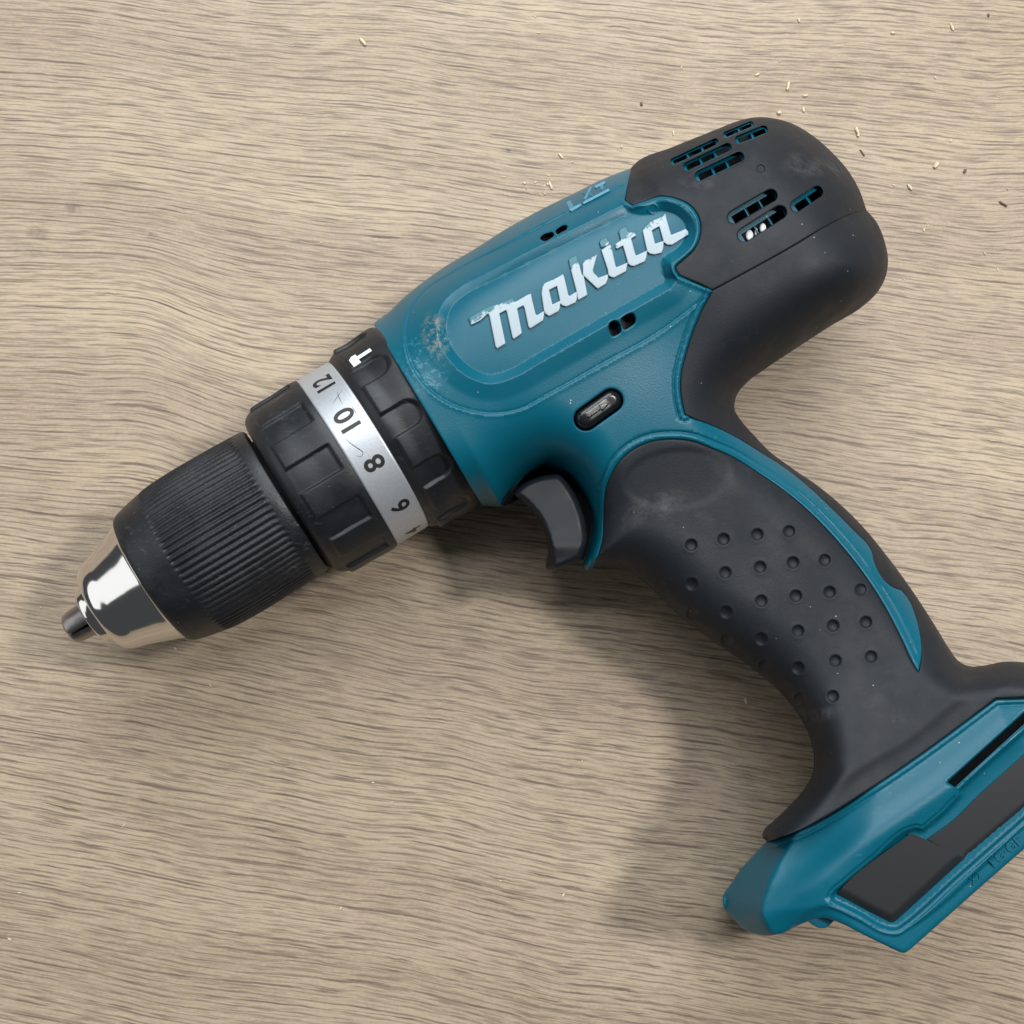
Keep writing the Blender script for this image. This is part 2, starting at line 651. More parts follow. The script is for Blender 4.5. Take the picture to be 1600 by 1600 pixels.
    col = a.mix(a.math('MULTIPLY', g2, 0.52), col, (0.165, 0.125, 0.098))
    col = a.mix(a.math('MULTIPLY', g3, 0.75), col, (0.115, 0.082, 0.068))
    col = a.mix(a.math('MULTIPLY', da, 0.45), col, (0.150, 0.112, 0.090))
    col = a.mix(a.math('MULTIPLY', db, 0.45), col, (0.165, 0.125, 0.100))
    col = a.mix(a.math('MULTIPLY', dc, 0.70), col, (0.110, 0.080, 0.066))
    pd = a.math('MAXIMUM', g2, a.math('MAXIMUM', da, db))
    # knot stains and dark flecks
    for (u, v, rx, ry, k) in ((60, 365, 5, 3, 0.5), (115, 325, 3.5, 2.6, 0.5), (795, 236, 1.6, 1.0, 0.9), (240, 366, 2.0, 0.7, 0.95), (50, 390, 9, 3, 0.35), (1408, 170, 4, 0.9, 0.0)):
        m_ = a.near(p, PX(u, v, 0), rx, ry, -0.1)
        s1 = a.ramp(a.noise(p, 480, 4, 0.7), [(0.38, 0.2), (0.62, 1.0)])
        col = a.mix(a.math('MULTIPLY', a.math('MULTIPLY', m_, s1), k), col, (0.085, 0.070, 0.065))
    a.l(col, a.b.inputs['Base Color'])
    a.b.inputs['Roughness'].default_value = 0.52
    a.b.inputs['Specular IOR Level'].default_value = 0.35
    h = a.math('SUBTRACT', lite, a.math('ADD', a.math('MULTIPLY', g1, 1.0), a.math('MULTIPLY', pd, 1.0)))
    a.bump(h, 0.18, 0.0001)
    return a.m


M_TEAL = make_teal()
M_TEALG = make_teal_grain()
M_RUB = make_rubber()
M_WOOD = make_wood()
M_TRIG = mat_simple('grey_trigger_plastic', (0.010, 0.0125, 0.017), 0.42, bump=(1500, 0.06, 0.0002), var=0.15, spec=0.22)
M_RING = mat_simple('black_ring_plastic', (0.009, 0.011, 0.0145), 0.44, bump=(1600, 0.14, 0.0002), var=0.35, scuff=0.6)
M_SLEEVE = mat_simple('black_sleeve_plastic', (0.0085, 0.010, 0.013), 0.44, bump=(1300, 0.3, 0.0003), var=0.45, scuff=0.8)
M_LEVER = mat_simple('black_lever_plastic', (0.007, 0.008, 0.010), 0.24, bump=(700, 0.05, 0.0002))
M_DARK = mat_simple('cavity_shade', (0.004, 0.005, 0.006), 0.7)  # near-black colour stands in for the shade inside openings and gaps
M_PANEL = mat_simple('glossy_black_plastic', (0.019, 0.020, 0.022), 0.36, bump=(900, 0.04, 0.0001), spec=0.4)
M_CHROME = mat_simple('polished_chrome', (0.76, 0.74, 0.71), 0.11, metal=1.0, bump=(55, 0.06, 0.0008))
M_JAW = mat_simple('dark_steel', (0.32, 0.30, 0.29), 0.36, metal=1.0, bump=(900, 0.3, 0.0003), var=0.3)
M_INK = mat_simple('black_ink', (0.010, 0.010, 0.012), 0.45)
M_WHITE = mat_simple('white_print', (0.74, 0.80, 0.84), 0.5)
M_LXT = mat_simple('pale_blue_print', (0.06, 0.22, 0.32), 0.5, bump=(1500, 0.2, 0.0002))
M_MAGNET = mat_simple('pale_nylon', (0.80, 0.82, 0.82), 0.4)
M_CRUMB = mat_simple('sawdust', (0.70, 0.60, 0.42), 0.8, bump=(2500, 0.4, 0.0002), var=0.12)
M_CRUMBD = mat_simple('dark_sawdust', (0.16, 0.11, 0.07), 0.8, var=0.2)


def make_band():
    a = NT('brushed_silver_foil')
    p = a.coord()
    f = a.noise(p, 1500, 3, 0.7)
    sp = a.ramp(a.noise(p, 900, 5, 0.8), [(0.30, 1.0), (0.37, 0.0)])
    col = a.mix(f, (0.42, 0.45, 0.49), (0.60, 0.63, 0.67))
    col = a.mix(a.math('MULTIPLY', sp, 0.6), col, (0.10, 0.11, 0.12))
    a.l(col, a.b.inputs['Base Color'])
    a.b.inputs['Metallic'].default_value = 0.55
    a.b.inputs['Roughness'].default_value = 0.42
    a.bump(f, 0.2, 0.0001)
    return a.m


M_BAND = make_band()


def make_letter():
    a = NT('worn_white_paint')
    p = a.coord()
    at = a.n('ShaderNodeAttribute')
    at.attribute_name = 'wear'
    nz = a.noise(p, 420, 6, 0.8)
    nf = a.noise(p, 1700, 3, 0.7)
    s = a.math('ADD', at.outputs['Fac'], a.math('MULTIPLY', a.math('SUBTRACT', nz, 0.5), 1.5))
    k = a.ramp(s, [(0.56, 0.0), (0.62, 1.0)])
    spk = a.ramp(nf, [(0.27, 1.0), (0.31, 0.0)])
    k = a.math('MAXIMUM', k, a.math('MULTIPLY', spk, 0.7))
    col = a.mix(k, (0.37, 0.45, 0.50), (0.012, 0.13, 0.17))
    a.l(col, a.b.inputs['Base Color'])
    a.b.inputs['Roughness'].default_value = 0.4
    a.bump(k, -0.4, 0.0001)
    return a.m


M_LETTER = make_letter()

# ------------------------------------------------------------------ table
T = bpy.data.objects
bm = bmesh.new()
xs = np.linspace(-0.42, 0.42, 2)
bmesh.ops.create_cube(bm, size=1.0)
for v in bm.verts:
    v.co = Vector((v.co.x * 0.95, v.co.y * 0.80, v.co.z * 0.028 - 0.014))
bmesh.ops.bevel(bm, geom=bm.edges[:], offset=0.0015, segments=2, affect='EDGES')
me = bpy.data.meshes.new('table_top')
bm.to_mesh(me)
bm.free()
me.materials.append(M_WOOD)
tb = bpy.data.objects.new('table_top', me)
C.objects.link(tb)
tb['kind'] = 'structure'
tb['label'] = 'light oak laminate table top with fine dark grain'

# ------------------------------------------------------------------ drill root
drill = bpy.data.objects.new('cordless_drill', None)
C.objects.link(drill)
drill.empty_display_size = 0.02
drill['label'] = 'teal and black cordless hammer drill lying on its side on the oak table'
drill['category'] = 'power drill'

# ------------------------------------------------------------------ outlines (photo px)
TOP = [(409, 601), (520, 540), (600, 494), (632, 464), (662, 440), (690, 420), (740, 390), (792, 357), (850, 325), (899, 301), (944, 279), (985, 263)]
REAR = [(994, 254), (1050, 230), (1120, 202), (1150, 190), (1177, 183.5), (1210, 185), (1240, 194), (1270, 212), (1300, 238), (1324, 265), (1342, 295), (1354, 328)]
BACK = [(1354, 328), (1369, 346), (1382, 376), (1387.5, 406), (1384, 432), (1370, 458), (1345, 481), (1300, 508), (1240, 547), (1195, 577), (1168, 597), (1151, 618), (1148, 640), (1158, 657), (1180, 682), (1200, 703), (1237, 731), (1275, 757), (1312, 787), (1350, 825), (1387, 870), (1425, 922), (1462, 979), (1485, 1016), (1497, 1032), (1514, 1041), (1537, 1040), (1569, 1034), (1602, 1035), (1650, 1042), (1690, 1060), (1712, 1085)]
FRONT = [(1198, 1314), (1192, 1309), (1193, 1299), (1209, 1283), (1231, 1262), (1256, 1234), (1269, 1212), (1272.5, 1187), (1267, 1156), (1253, 1125), (1231, 1094), (1207, 1070), (1181, 1048), (1144, 1022), (1106, 996), (1069, 968), (1035, 936), (1005, 907), (982, 893), (956, 886), (928, 886)]
BA = spl([(928, 886), (936, 862), (941.5, 840), (943, 815), (944, 790), (947, 762), (955, 742), (967, 722), (988, 703), (1017, 690), (1049, 686), (1080, 689), (1114, 701), (1140, 712), (1185, 739), (1237, 776), (1275, 810), (1312, 850), (1350, 898), (1384, 951), (1410, 1002), (1426, 1036), (1435, 1050)], False)
BB = spl([(1435, 1050), (1440, 1022), (1438, 993), (1430, 961), (1418, 934), (1408, 922, 1), (1396, 918), (1384, 909), (1374, 896), (1366, 878), (1362, 862), (1355, 850), (1342, 837), (1305, 800), (1267, 764), (1230, 734), (1192, 709), (1140, 678), (1102, 661), (1082, 654), (1070, 648, 1), (1066, 632), (1063, 610), (1064, 584), (1070, 558), (1080, 525), (1093, 492), (1113, 454)], False)
BC = spl([(1113, 454), (1095, 445, 1), (1061, 431, 1), (1055, 419), (1067, 406, 1), (1084, 390), (1094, 366), (1092, 341), (1079, 322), (1055, 310), (1030, 307), (1008, 314), (988, 321, 1), (976, 313, 1), (981, 288), (986, 263)], False)
SEAM = spl([(1113, 454), (1150, 434), (1240, 384), (1290, 354), (1315, 341), (1336, 333), (1354, 329)], False)
top_l = spl(TOP, False)
rear_l = spl([(986, 262, 1)] + REAR, False)
back_l = spl(BACK, False)
front_l = spl(FRONT, False)
flare_l = spl([(1712, 1085), (1650, 1088), (1600, 1090), (1556, 1092, 1), (1475, 1153), (1412, 1198), (1350, 1239), (1287, 1278), (1250, 1297), (1220, 1308), (1206, 1313), (1198, 1314)], False)
TRIGARCH = [(928, 886), (917, 892), (911, 886), (917, 864), (923, 838), (923, 812), (917, 790), (902, 762), (880, 740), (857, 732), (828, 740), (800, 765), (786, 787)]
arch_l = spl(TRIGARCH, False)
NOSE = [(1198, 1314), (1186, 1327), (1162, 1353), (1141, 1382), (1129, 1402), (1131, 1417), (1147, 1437), (1166, 1454), (1200, 1462), (1222, 1459)]
nose_l = spl(NOSE, False)
FOOTLOW = [(1222, 1459), (1262, 1440), (1285, 1434), (1312, 1442), (1350, 1461), (1406, 1488, 1), (1413, 1489), (1422, 1484, 1), (1475, 1437), (1537, 1382), (1600, 1327), (1740, 1205, 1)]
footlow_l = spl(FOOTLOW, False)

# whole-body silhouette used for rounding (open towards the collar)
SIL = np.vstack([top_l, rear_l[1:], back_l[1:], [[1800, 1060], [1800, 1250]], footlow_l[::-1][1:], nose_l[::-1][1:], front_l[1:], arch_l[1:], [[785, 792], [752, 790], [575, 889], [480, 930], [380, 700]]])

CTRL = np.array([
    (700, 470, 31.5, 105), (780, 420, 31.5, 100), (880, 365, 32, 100), (980, 310, 32, 100), (1080, 265, 32, 105),
    (560, 700, 31, 160), (668, 600, 31.5, 150), (800, 540, 32, 150), (900, 470, 32, 150), (1000, 400, 32, 150), (1100, 380, 32, 140), (1220, 330, 32, 120), (1300, 400, 32, 100),
    (760, 700, 28, 120), (860, 660, 29, 110), (980, 600, 29, 110), (1180, 500, 31, 120), (1085, 560, 28, 90),
    (930, 720, 25, 80), (1040, 660, 24, 80), (1120, 640, 23, 80),
    (930, 830, 18, 60), (1050, 780, 20.5, 90), (1150, 780, 20, 90), (1130, 900, 19.5, 95), (1230, 870, 19.5, 95), (1250, 980, 19, 95), (1350, 950, 19, 90), (1310, 1060, 19.5, 85), (1420, 1040, 20, 75),
    (1360, 1130, 23.5, 65), (1300, 1190, 25, 60), (1470, 1090, 25, 65), (1240, 1270, 27.5, 50), (1350, 1210, 28.5, 50), (1480, 1130, 29, 50), (1600, 1060, 29, 50),
    (1250, 1350, 30, 40), (1400, 1300, 30, 40), (1600, 1150, 30, 40)], float)


def TR(P):
    t = np.zeros(len(P))
    r = np.zeros(len(P))
    for i in range(0, len(P), 8000):
        p = P[i:i + 8000]
        d2 = ((p[:, None] - CTRL[None, :, :2])**2).sum(-1)
        wgt = np.exp(-(d2 - d2.min(1)[:, None]) / (2 * 62.0**2)) 
        wgt /= wgt.sum(1)[:, None]
        t[i:i + 8000] = wgt @ CTRL[:, 2]
        r[i:i + 8000] = wgt @ CTRL[:, 3]
    return t, r


def H(P):
    d = np.maximum(sd(SIL, P), 0)
    t, r = TR(P)
    x = np.clip(d / r, 0, 1)
    f = np.maximum(0, 1 - (1 - x)**2.15)**0.5
    return ZC + t * f


# teal panel features
PAN_A = spl([(973, 290), (885, 334), (792, 382), (700, 430), (665, 453), (645, 478), (635, 505), (634, 529), (641, 564), (660, 596), (689, 622), (731, 640), (772, 646), (810, 640), (858, 615), (944, 567), (1030, 519), (1098, 468)], False)
TOPSEAM = PAN_A
PAN_B = spl([(980, 317, 1), (765, 424), (722, 446), (693, 472), (683, 500), (687, 537), (703, 564), (730, 588), (765, 600), (806, 589), (841, 569), (1047, 452, 1), (1059, 437, 1), (1050, 422), (1048, 411, 1), (1066, 400), (1081, 383), (1087, 364), (1084, 345), (1075, 332), (1060, 321), (1035, 315), (1005, 322)])
PAN_AR = np.vstack([PAN_A, [[1110, 430], [1110, 250], [980, 250]]])
LIPB = np.vstack([BA[::-1], BB[::-1][::-1]])


def lin(a, b, x):
    return np.clip((x - a) / (b - a), 0, 1)


BB_UP = BB[np.argmin(np.hypot(BB[:, 0] - 1070, BB[:, 1] - 648)):]
BB_DN = BB[:np.argmin(np.hypot(BB[:, 0] - 1070, BB[:, 1] - 648)) + 1]


def z_teal(P):
    z = H(P)
    a = sd(PAN_AR, P)
    la = dist_line(PAN_A, P)
    z = z - 0.55 * lin(-0.8, 1.6, a) - 0.40 * np.exp(-(la / 1.5)**2) + 0.22 * np.exp(-((a + 3.5) / 2.0)**2)
    b = sd(PAN_B, P)
    z = z - 2.5 * lin(0, 15, b)
    z = z + 0.75 * lin(26, 0, -b) * (b <= 0) * lin(2, 10, a) + 0.75 * (b > 0)
    dd = dist_line(BB_DN, P)
    d = dist_line(BA, P)
    fade = lin(6, 14, dd)
    z = z + fade * (0.35 * np.exp(-((d - 5.5) / 3.2)**2) - 0.55 * np.exp(-((d - 11.5) / 1.4)**2))
    d = dist_line(BB_UP, P)
    z = z + 0.35 * np.exp(-((d - 5.0) / 3.0)**2) - 0.50 * np.exp(-((d - 10.5) / 1.4)**2) * lin(15, 30, dist_line(SEAM[:1].repeat(2, 0), P))
    d = dist_line(BC, P)
    z = z + 0.5 * np.exp(-((d - 4.0) / 3.0)**2)
    r = np.hypot(P[:, 0] - 1020, P[:, 1] - 326.5)
    z = z + 0.25 * np.exp(-((r - 7.6) / 1.2)**2)
    d = dist_line(arch_l[8:], P)
    z = z - 1.6 * np.exp(-(d / 6.0)**2)
    return z


house = np.vstack([[[583, 506]], [[600, 493]], top_l[top_l[:, 0] > 604], BC[::-1][:-1], BB[::-1][:-1], BA[::-1], arch_l[1:], [[785, 792], [753, 790]]])
# the front border follows the ring's rear rim
rim_holes = [
    spl([(844, 373), (847, 368), (857, 364), (863, 363), (866, 367), (861, 372), (850, 377)], step=1.5),
    spl([(868, 362), (873, 356), (880, 352.5), (886, 353), (886, 357), (877, 363), (871, 366)], step=1.5),
    spl([(951, 513), (953, 504), (961, 501), (965, 503), (970, 518), (966, 522), (957, 525)], step=1.5),
    spl([(970, 500), (981, 491), (988, 490), (992, 495), (992, 504), (984, 511), (976, 515)], step=1.5),
]
LEV_A, LEV_B, LEV_R = (915, 654.5), (955, 626), 16.2
lever_hole = capsule(LEV_A, LEV_B, LEV_R + 2.5, 10)
dens = []
for cx, cy in ((1020, 326.5),):
    for r in np.arange(2, 12, 1.3):
        m = max(6, int(2 * math.pi * r / 1.6))
        dens += [(cx + r * math.cos(2 * math.pi * i / m), cy + r * math.sin(2 * math.pi * i / m)) for i in range(m)]
for pl, offs in ((PAN_A, (-2.5, -1.2, 0, 1.2, 2.5)), (BA, (9, 10.2, 11.5, 12.8, 14)), (BB, (9, 10.2, 11.5, 12.8, 14)), (PAN_B, (-3, -1.2, 0, 1.2, 4, 8, 12, 14, 15, 16.2))):
    tg = np.gradient(pl, axis=0)
    tg /= np.linalg.norm(tg, axis=1)[:, None] + 1e-9
    nn = np.stack([-tg[:, 1], tg[:, 0]], 1)
    for o_ in offs:
        for sgn in ((1, -1) if pl is not PAN_A else (1,)):
            dens += [tuple(x) for x in (pl + nn * o_ * sgn)]
dens = np.array(dens)
# thin out
key = np.round(dens / 1.25).astype(int)
_, ui = np.unique(key, axis=0, return_index=True)
dens = dens[np.sort(ui)]
housing = plate('housing', house, z_teal, [M_TEAL], drill, holes=rim_holes + [lever_hole], pitch=4.2, skirt=5.0, inset_mm=0.9, extra=dens, edge=3.0)

# ------------------------------------------------------------------ rubber
DIMP = [(480, 512), (615, 487), (755, 468), (888, 455), (353, 682), (483, 673), (622, 627), (767, 604), (904, 585), (1037, 575), (485, 795), (626, 790), (772, 745), (916, 724), (1057, 708), (1187, 698), (630, 908), (773, 902), (925, 870), (1071, 848), (1208, 833), (786, 1016), (926, 1023), (1081, 994), (1229, 977), (935, 1152), (1070, 1142)]
DIMP = [(900 + x / 2.667, 660 + y / 2.667) for x, y in DIMP]
dmp = []
for cx, cy in DIMP:
    for r in (0, 1.6, 3.2, 4.8, 6.4, 7.6, 8.8, 10.2, 12):
        m = max(1, int(2 * math.pi * r / 1.9))
        dmp += [(cx + r * math.cos(2 * math.pi * (i + .5 * (int(r) % 2)) / m), cy + r * math.sin(2 * math.pi * (i + .5 * (int(r) % 2)) / m)) for i in range(m)]


def z_rub(P):
    z = H(P)
    for cx, cy in DIMP:
        r = np.hypot(P[:, 0] - cx, P[:, 1] - cy)
        k = 1.0 * np.sqrt(np.maximum(0, 1 - (r / 9.2)**2))
        z = z - k * 1.0 + 0.10 * np.exp(-((r - 10.5) / 2.2)**2)
    # oval thumb recess
    q = np.array([math.cos(-0.1), math.sin(-0.1)])
    du, dv = P[:, 0] - 1058, P[:, 1] - 748
    e = np.sqrt(((du * q[0] + dv * q[1]) / 84)**2 + ((-du * q[1] + dv * q[0]) / 47)**2)
    z = z - 0.35 * (1 - sstep(0.90, 1.06, e))
    # thin ridge where the flare starts
    fl = spl([(1220, 1290), (1262, 1262), (1330, 1205), (1420, 1150), (1500, 1085), (1545, 1055)], False)
    z = z + 0.7 * np.exp(-(dist_line(fl, P) / 12)**2)
    return z


rub = np.vstack([SEAM, back_l[1:], flare_l[1:], front_l[1:], BA[1:], BB[1:-1]])
grip = plate('rubber_grip', rub, z_rub, [M_RUB], drill, pitch=5.0, skirt=5.0, inset_mm=0.9, extra=np.array(dmp), edge=3.2)

CAPS = [((1134.6, 210.4), (1172.6, 194.3), 3.4), ((1155, 218), (1193, 202.8), 5.2), ((1053, 252.3), (1117, 222), 4.0), ((1074, 260), (1136, 230.6), 5.4),
        ((1093.5, 274.5), (1154, 245.8), 6.8), ((1147, 339.5), (1204.5, 305.9), 8.2), ((1163, 367.3), (1218.6, 332), 8.8), ((1245, 321.6), (1277, 300), 7.6)]
slots = [capsule(a, b, r + 1.5, 7) for a, b, r in CAPS]
CAPLINE = spl([(980, 284), (1050, 248), (1132, 212), (1170, 194)], False)


def z_cap(P):
    z = H(P)
    z = z - 0.35 * np.exp(-(dist_line(CAPLINE, P) / 1.6)**2)
    r = np.hypot(P[:, 0] - 1188.6, P[:, 1] - 263.5)
    z = z - 0.45 * (1 - sstep(5.5, 7.0, r))
    return z


cap = np.vstack([BC[::-1], rear_l[1:-1], SEAM[::-1][:-1]])
cap = np.vstack([BC[::-1][:-1], SEAM[:-1], rear_l[::-1][:-1]])
cm = [(1188.6 + r * math.cos(t), 263.5 + r * math.sin(t)) for r in (2, 4, 5.5, 6.3, 7, 8.2) for t in np.arange(0, 6.28, 1.6 / r)]
rear_cap = plate('rear_cover', cap, z_cap, [M_RUB], drill, holes=slots, pitch=4.5, skirt=3.0, inset_mm=0.3, edge=3.2, extra=np.array(cm))

# teal grille seen inside the vents
ga = [(1030, 262), (1060, 235), (1160, 192), (1215, 195), (1262, 232), (1300, 290), (1290, 322), (1240, 360), (1160, 400), (1120, 385), (1110, 320), (1080, 296)]
cells = []
for i, (a, b, r) in enumerate(CAPS):
    a = np.array(a); b = np.array(b)
    L = np.linalg.norm(b - a)
    t = (b - a) / L
    nn = np.array([-t[1], t[0]])
    nc = 3 if L > 50 else 2
    s0, s1 = -r * 0.55, L + r * 0.55
    hw = r * 0.78
    ctr = a + nn * (r * 0.38)
    wd = (s1 - s0) / nc
    for c in range(nc):
        x0, x1 = s0 + c * wd + 0.9, s0 + (c + 1) * wd - 0.9
        cells.append(np.array([ctr + t * x0 - nn * hw, ctr + t * x1 - nn * hw, ctr + t * x1 + nn * hw, ctr + t * x0 + nn * hw]))
plate('vent_grille', spl(ga), lambda P: H(P) - 2.9, [M_TEAL], rear_cap, holes=cells, pitch=9, skirt=3, inset_mm=0.0, insets=(), step=4)
# flat sheet coloured as the shade inside the vents, then pale motor parts
plate('vent_shade_sheet', spl([(1040, 270), (1150, 200), (1270, 240), (1310, 310), (1160, 410), (1100, 350)]), lambda P: 0 * P[:, 0] + ZC + 8, [M_DARK], rear_cap, pitch=20, insets=(), step=12, smooth=False)
for (u, v, a_, b_) in ((1171, 368, 6.0, 9.0), (1192, 356.5, 5.2, 7.8), (1181.5, 362, 2.4, 6.0)):
    el = np.array([(u + a_ * math.cos(t), v + b_ * math.sin(t)) for t in np.linspace(0, 2 * math.pi, 14)[:-1]])
    plate('brush_holder', el, lambda P: H(P) - 3.2, [M_MAGNET], rear_cap, pitch=3, insets=(0.8,), skirt=3, edge=3)

# sheets of painted shade behind the housing's small vents and lever
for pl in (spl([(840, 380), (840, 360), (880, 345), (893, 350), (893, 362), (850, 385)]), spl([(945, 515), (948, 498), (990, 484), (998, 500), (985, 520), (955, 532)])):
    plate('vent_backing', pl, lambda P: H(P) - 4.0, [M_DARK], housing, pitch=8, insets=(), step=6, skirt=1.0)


# lever
def z_lever(P):
    a = np.array(LEV_A); b = np.array(LEV_B)
    d = LEV_R - dist_line(np.array([a, b]), P)
    x = np.clip(d / 9.0, 0, 1)
    base = H(P) - 1.6
    z = base + 2.4 * np.sqrt(np.maximum(0, 1 - (1 - x)**2))
    s = ((P - (a + b) / 2) @ ((b - a) / np.linalg.norm(b - a)))
    return z - 0.25 * np.clip(s / 20, -1, 1)


lever = plate('direction_lever', capsule(LEV_A, LEV_B, LEV_R, 12), z_lever, [M_LEVER], drill, pitch=2.5, step=1.5, insets=(0.4, 1, 2, 3.2), skirt=4, inset_mm=0)
ax = np.array(LEV_B) - np.array(LEV_A)
ax = ax / np.linalg.norm(ax)
ay = np.array([-ax[1], ax[0]])
lc = (np.array(LEV_A) + np.array(LEV_B)) / 2
arrow = [(-23, -3.0), (4, -3.0), (4, -7.0), (23, 1.5), (3, 6.5), (3, 3.0), (-20, 3.0)]
arrow = np.array([lc + ax * x + ay * y for x, y in arrow])
plate('embossed_arrow', arrow, lambda P: z_lever(P) + 0.07, [M_LEVER], lever, pitch=2.5, step=1.5, insets=(0.5,), skirt=0.5, inset_mm=0, edge=0.8)

# ------------------------------------------------------------------ trigger
TRG = spl([(857, 742), (873, 741), (889, 757), (904, 784), (914, 815), (917, 845), (907, 874, 1), (890, 882), (875, 888), (862, 892, 1), (855, 890), (857, 860), (847, 825), (825, 792), (802, 772, 1), (815, 758), (833, 748)])
TRIDGE = spl([(803, 768), (818, 778), (840, 800), (856, 830), (865, 862), (868, 888)], False)


def z_trig(P):
    d = np.maximum(sd(TRG, P), 0)
    leftof = sd(np.vstack([TRIDGE, [[868, 960], [700, 960], [700, 760]]]), P)
    rd = dist_line(TRIDGE, P)
    z = ZC + 13.5 + 0 * d
    z = z - 2.2 * (1 - np.clip(d / 9, 0, 1))**2
    z = np.where(leftof > 0, z - leftof * 0.75, z - 0.010 * rd)
    s_ = (P[:, 1] - 742) / 150.0
    z = z + 1.2 * np.exp(-((s_ - 0.75) / 0.10)**2) * (leftof <= 0) * 0.5
    return z


trig = plate('trigger', TRG, z_trig, [M_TRIG], drill, pitch=3.2, skirt=26, inset_mm=1.0, edge=4)
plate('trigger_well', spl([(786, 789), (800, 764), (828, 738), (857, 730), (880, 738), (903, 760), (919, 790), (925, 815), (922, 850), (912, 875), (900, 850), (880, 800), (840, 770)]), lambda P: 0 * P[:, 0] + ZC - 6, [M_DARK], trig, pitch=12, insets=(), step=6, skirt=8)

# ------------------------------------------------------------------ raised lettering
def A_(p):
    return (720 + p[0] / 6.667, 320 + p[1] / 6.667)


def B_(p):
    return (900 + p[0] / 8, 320 + p[1] / 8)


LET = [
    ([A_(p) for p in [(75, 1185), (110, 1252), (205, 1205), (285, 1132), (300, 1170), (362, 1480), (378, 1500), (458, 1452), (465, 1440), (402, 1135), (472, 1098), (482, 1130), (538, 1385), (553, 1400), (630, 1345), (636, 1330), (588, 1082), (650, 1052), (664, 1080), (704, 1270), (722, 1292), (858, 1205), (872, 1115), (862, 1108), (795, 1150), (780, 1140), (742, 985), (730, 925), (690, 940), (590, 1000), (560, 1012), (545, 962), (500, 982), (405, 1035), (350, 1038), (280, 1062), (100, 1160)]], []),
    ([A_(p) for p in [(848, 860), (872, 818), (1000, 760), (1066, 722), (1080, 760), (1120, 935), (1132, 950), (1212, 900), (1210, 985), (1195, 1020), (1100, 1062), (1060, 1052), (1036, 1032), (1030, 1088), (1015, 1112), (920, 1162), (885, 1140), (866, 1110), (840, 930)]], [[A_(p) for p in [(920, 890), (1000, 848), (1032, 1000), (955, 1038)]]]),
    ([A_(p) for p in [(1118, 575), (1130, 558), (1206, 518), (1215, 555), (1262, 725), (1272, 740)]] + [B_(p) for p in [(82, 740), (108, 700), (150, 680), (266, 618), (212, 820), (222, 852), (282, 912), (402, 868), (398, 930), (372, 990), (272, 1050), (255, 1040), (97, 890), (140, 1110), (138, 1130), (32, 1192), (22, 1180)]] + [A_(p) for p in [(1205, 905)]], []),
    ([B_(p) for p in [(288, 462), (312, 430), (388, 392), (415, 480), (406, 500), (322, 540), (308, 530)]], []),
    ([B_(p) for p in [(312, 560), (345, 540), (426, 494), (440, 520), (498, 772), (506, 780), (646, 722), (626, 832), (610, 842), (474, 912), (435, 904), (405, 880), (395, 810)]], []),
    ([B_(p) for p in [(528, 335), (550, 300), (622, 258), (640, 290), (660, 350), (738, 320), (752, 385), (690, 425), (742, 620), (756, 634), (890, 570), (880, 655), (860, 710), (724, 768), (680, 762), (652, 738), (586, 512), (512, 552), (492, 535), (492, 490), (560, 445)]], []),
    ([B_(p) for p in [(833, 335), (848, 282), (870, 252), (1118, 110), (1132, 180), (1188, 372), (1200, 374), (1370, 302), (1402, 335), (1402, 375), (1200, 502), (1140, 502), (1096, 470), (1090, 545), (1070, 600), (980, 624), (920, 612), (888, 580)]], [[B_(p) for p in [(948, 322), (1040, 270), (1092, 452), (990, 486)]]]),
]


def wear(P):
    wv = -((P[:, 0] - 900) * 0.52 + (P[:, 1] - 440) * 0.854)   # up, across the writing
    loc = P[:, 0] * 0.854 - P[:, 1] * 0.52
    wv = wv + 0.045 * ((P[:, 0] - 900) * 0.854 - (P[:, 1] - 440) * 0.52)
    base = np.interp(wv, [-30, 2, 14, 24, 36], [-0.15, 0.08, 0.32, 0.60, 0.95])
    return base


def z_let(P):
    return z_teal(P) + 0.65


# work in local height so letters keep equal proudness
for out, hs in LET:
    hs = [np.array(h) for h in hs]
    o_ = plate('raised_letter', np.array(out), z_let, [M_LETTER, M_TEAL], housing, holes=hs, pitch=3.0, step=1.5, insets=(0.5, 1.1), skirt=1.6, inset_mm=-0.12, side_mat=1, edge=1.2, attr={'wear': lambda P: wear(P) + 0.03})


# small pale blue print along the upper edge
def L_(p):
    return (860 + p[0] / 14.545, 270 + p[1] / 14.545)


def bar(a, b, w_):
    a, b = np.array(a, float), np.array(b, float)
    t = (b - a) / np.linalg.norm(b - a)
    q = np.array([-t[1], t[0]]) * w_ / 2
    return [a - q, b - q, b + q, a + q]


for pts in ([(362, 665), (462, 622), (522, 765), (700, 690), (712, 742), (455, 892)],
            bar((700, 442), (1000, 528), 34), bar((930, 325), (768, 640), 46),
            bar((1000, 338), (1258, 205), 48), bar((1152, 262), (1200, 405), 78), bar((735, 712), (1360, 388), 22)):
    plate('printed_letter', np.array([L_(p) for p in pts]), lambda P: z_teal(P) + 0.34, [M_LXT], housing, pitch=2.5, step=1.2, insets=(), skirt=0.25, inset_mm=0)

# ------------------------------------------------------------------ lower half of the body
def low_region(name, outline, pitch, zf, mats, fm=None):
    V, Tt, _ = tri_region(outline, (), pitch, (0.6, 2.0, 4.5, 8.0), 6.0)
    W = PX(V[:, 0], V[:, 1], ZC + 0 * V[:, 0])
    W[:, 2] = zf(V)
    Tt = Tt[:, ::-1]
    idx = None
    if fm is not None:
        idx = fm(V[Tt].mean(1)).astype(int)
    return link_mesh(name, W, [tuple(t) for t in Tt.tolist()], mats, drill, True, idx)


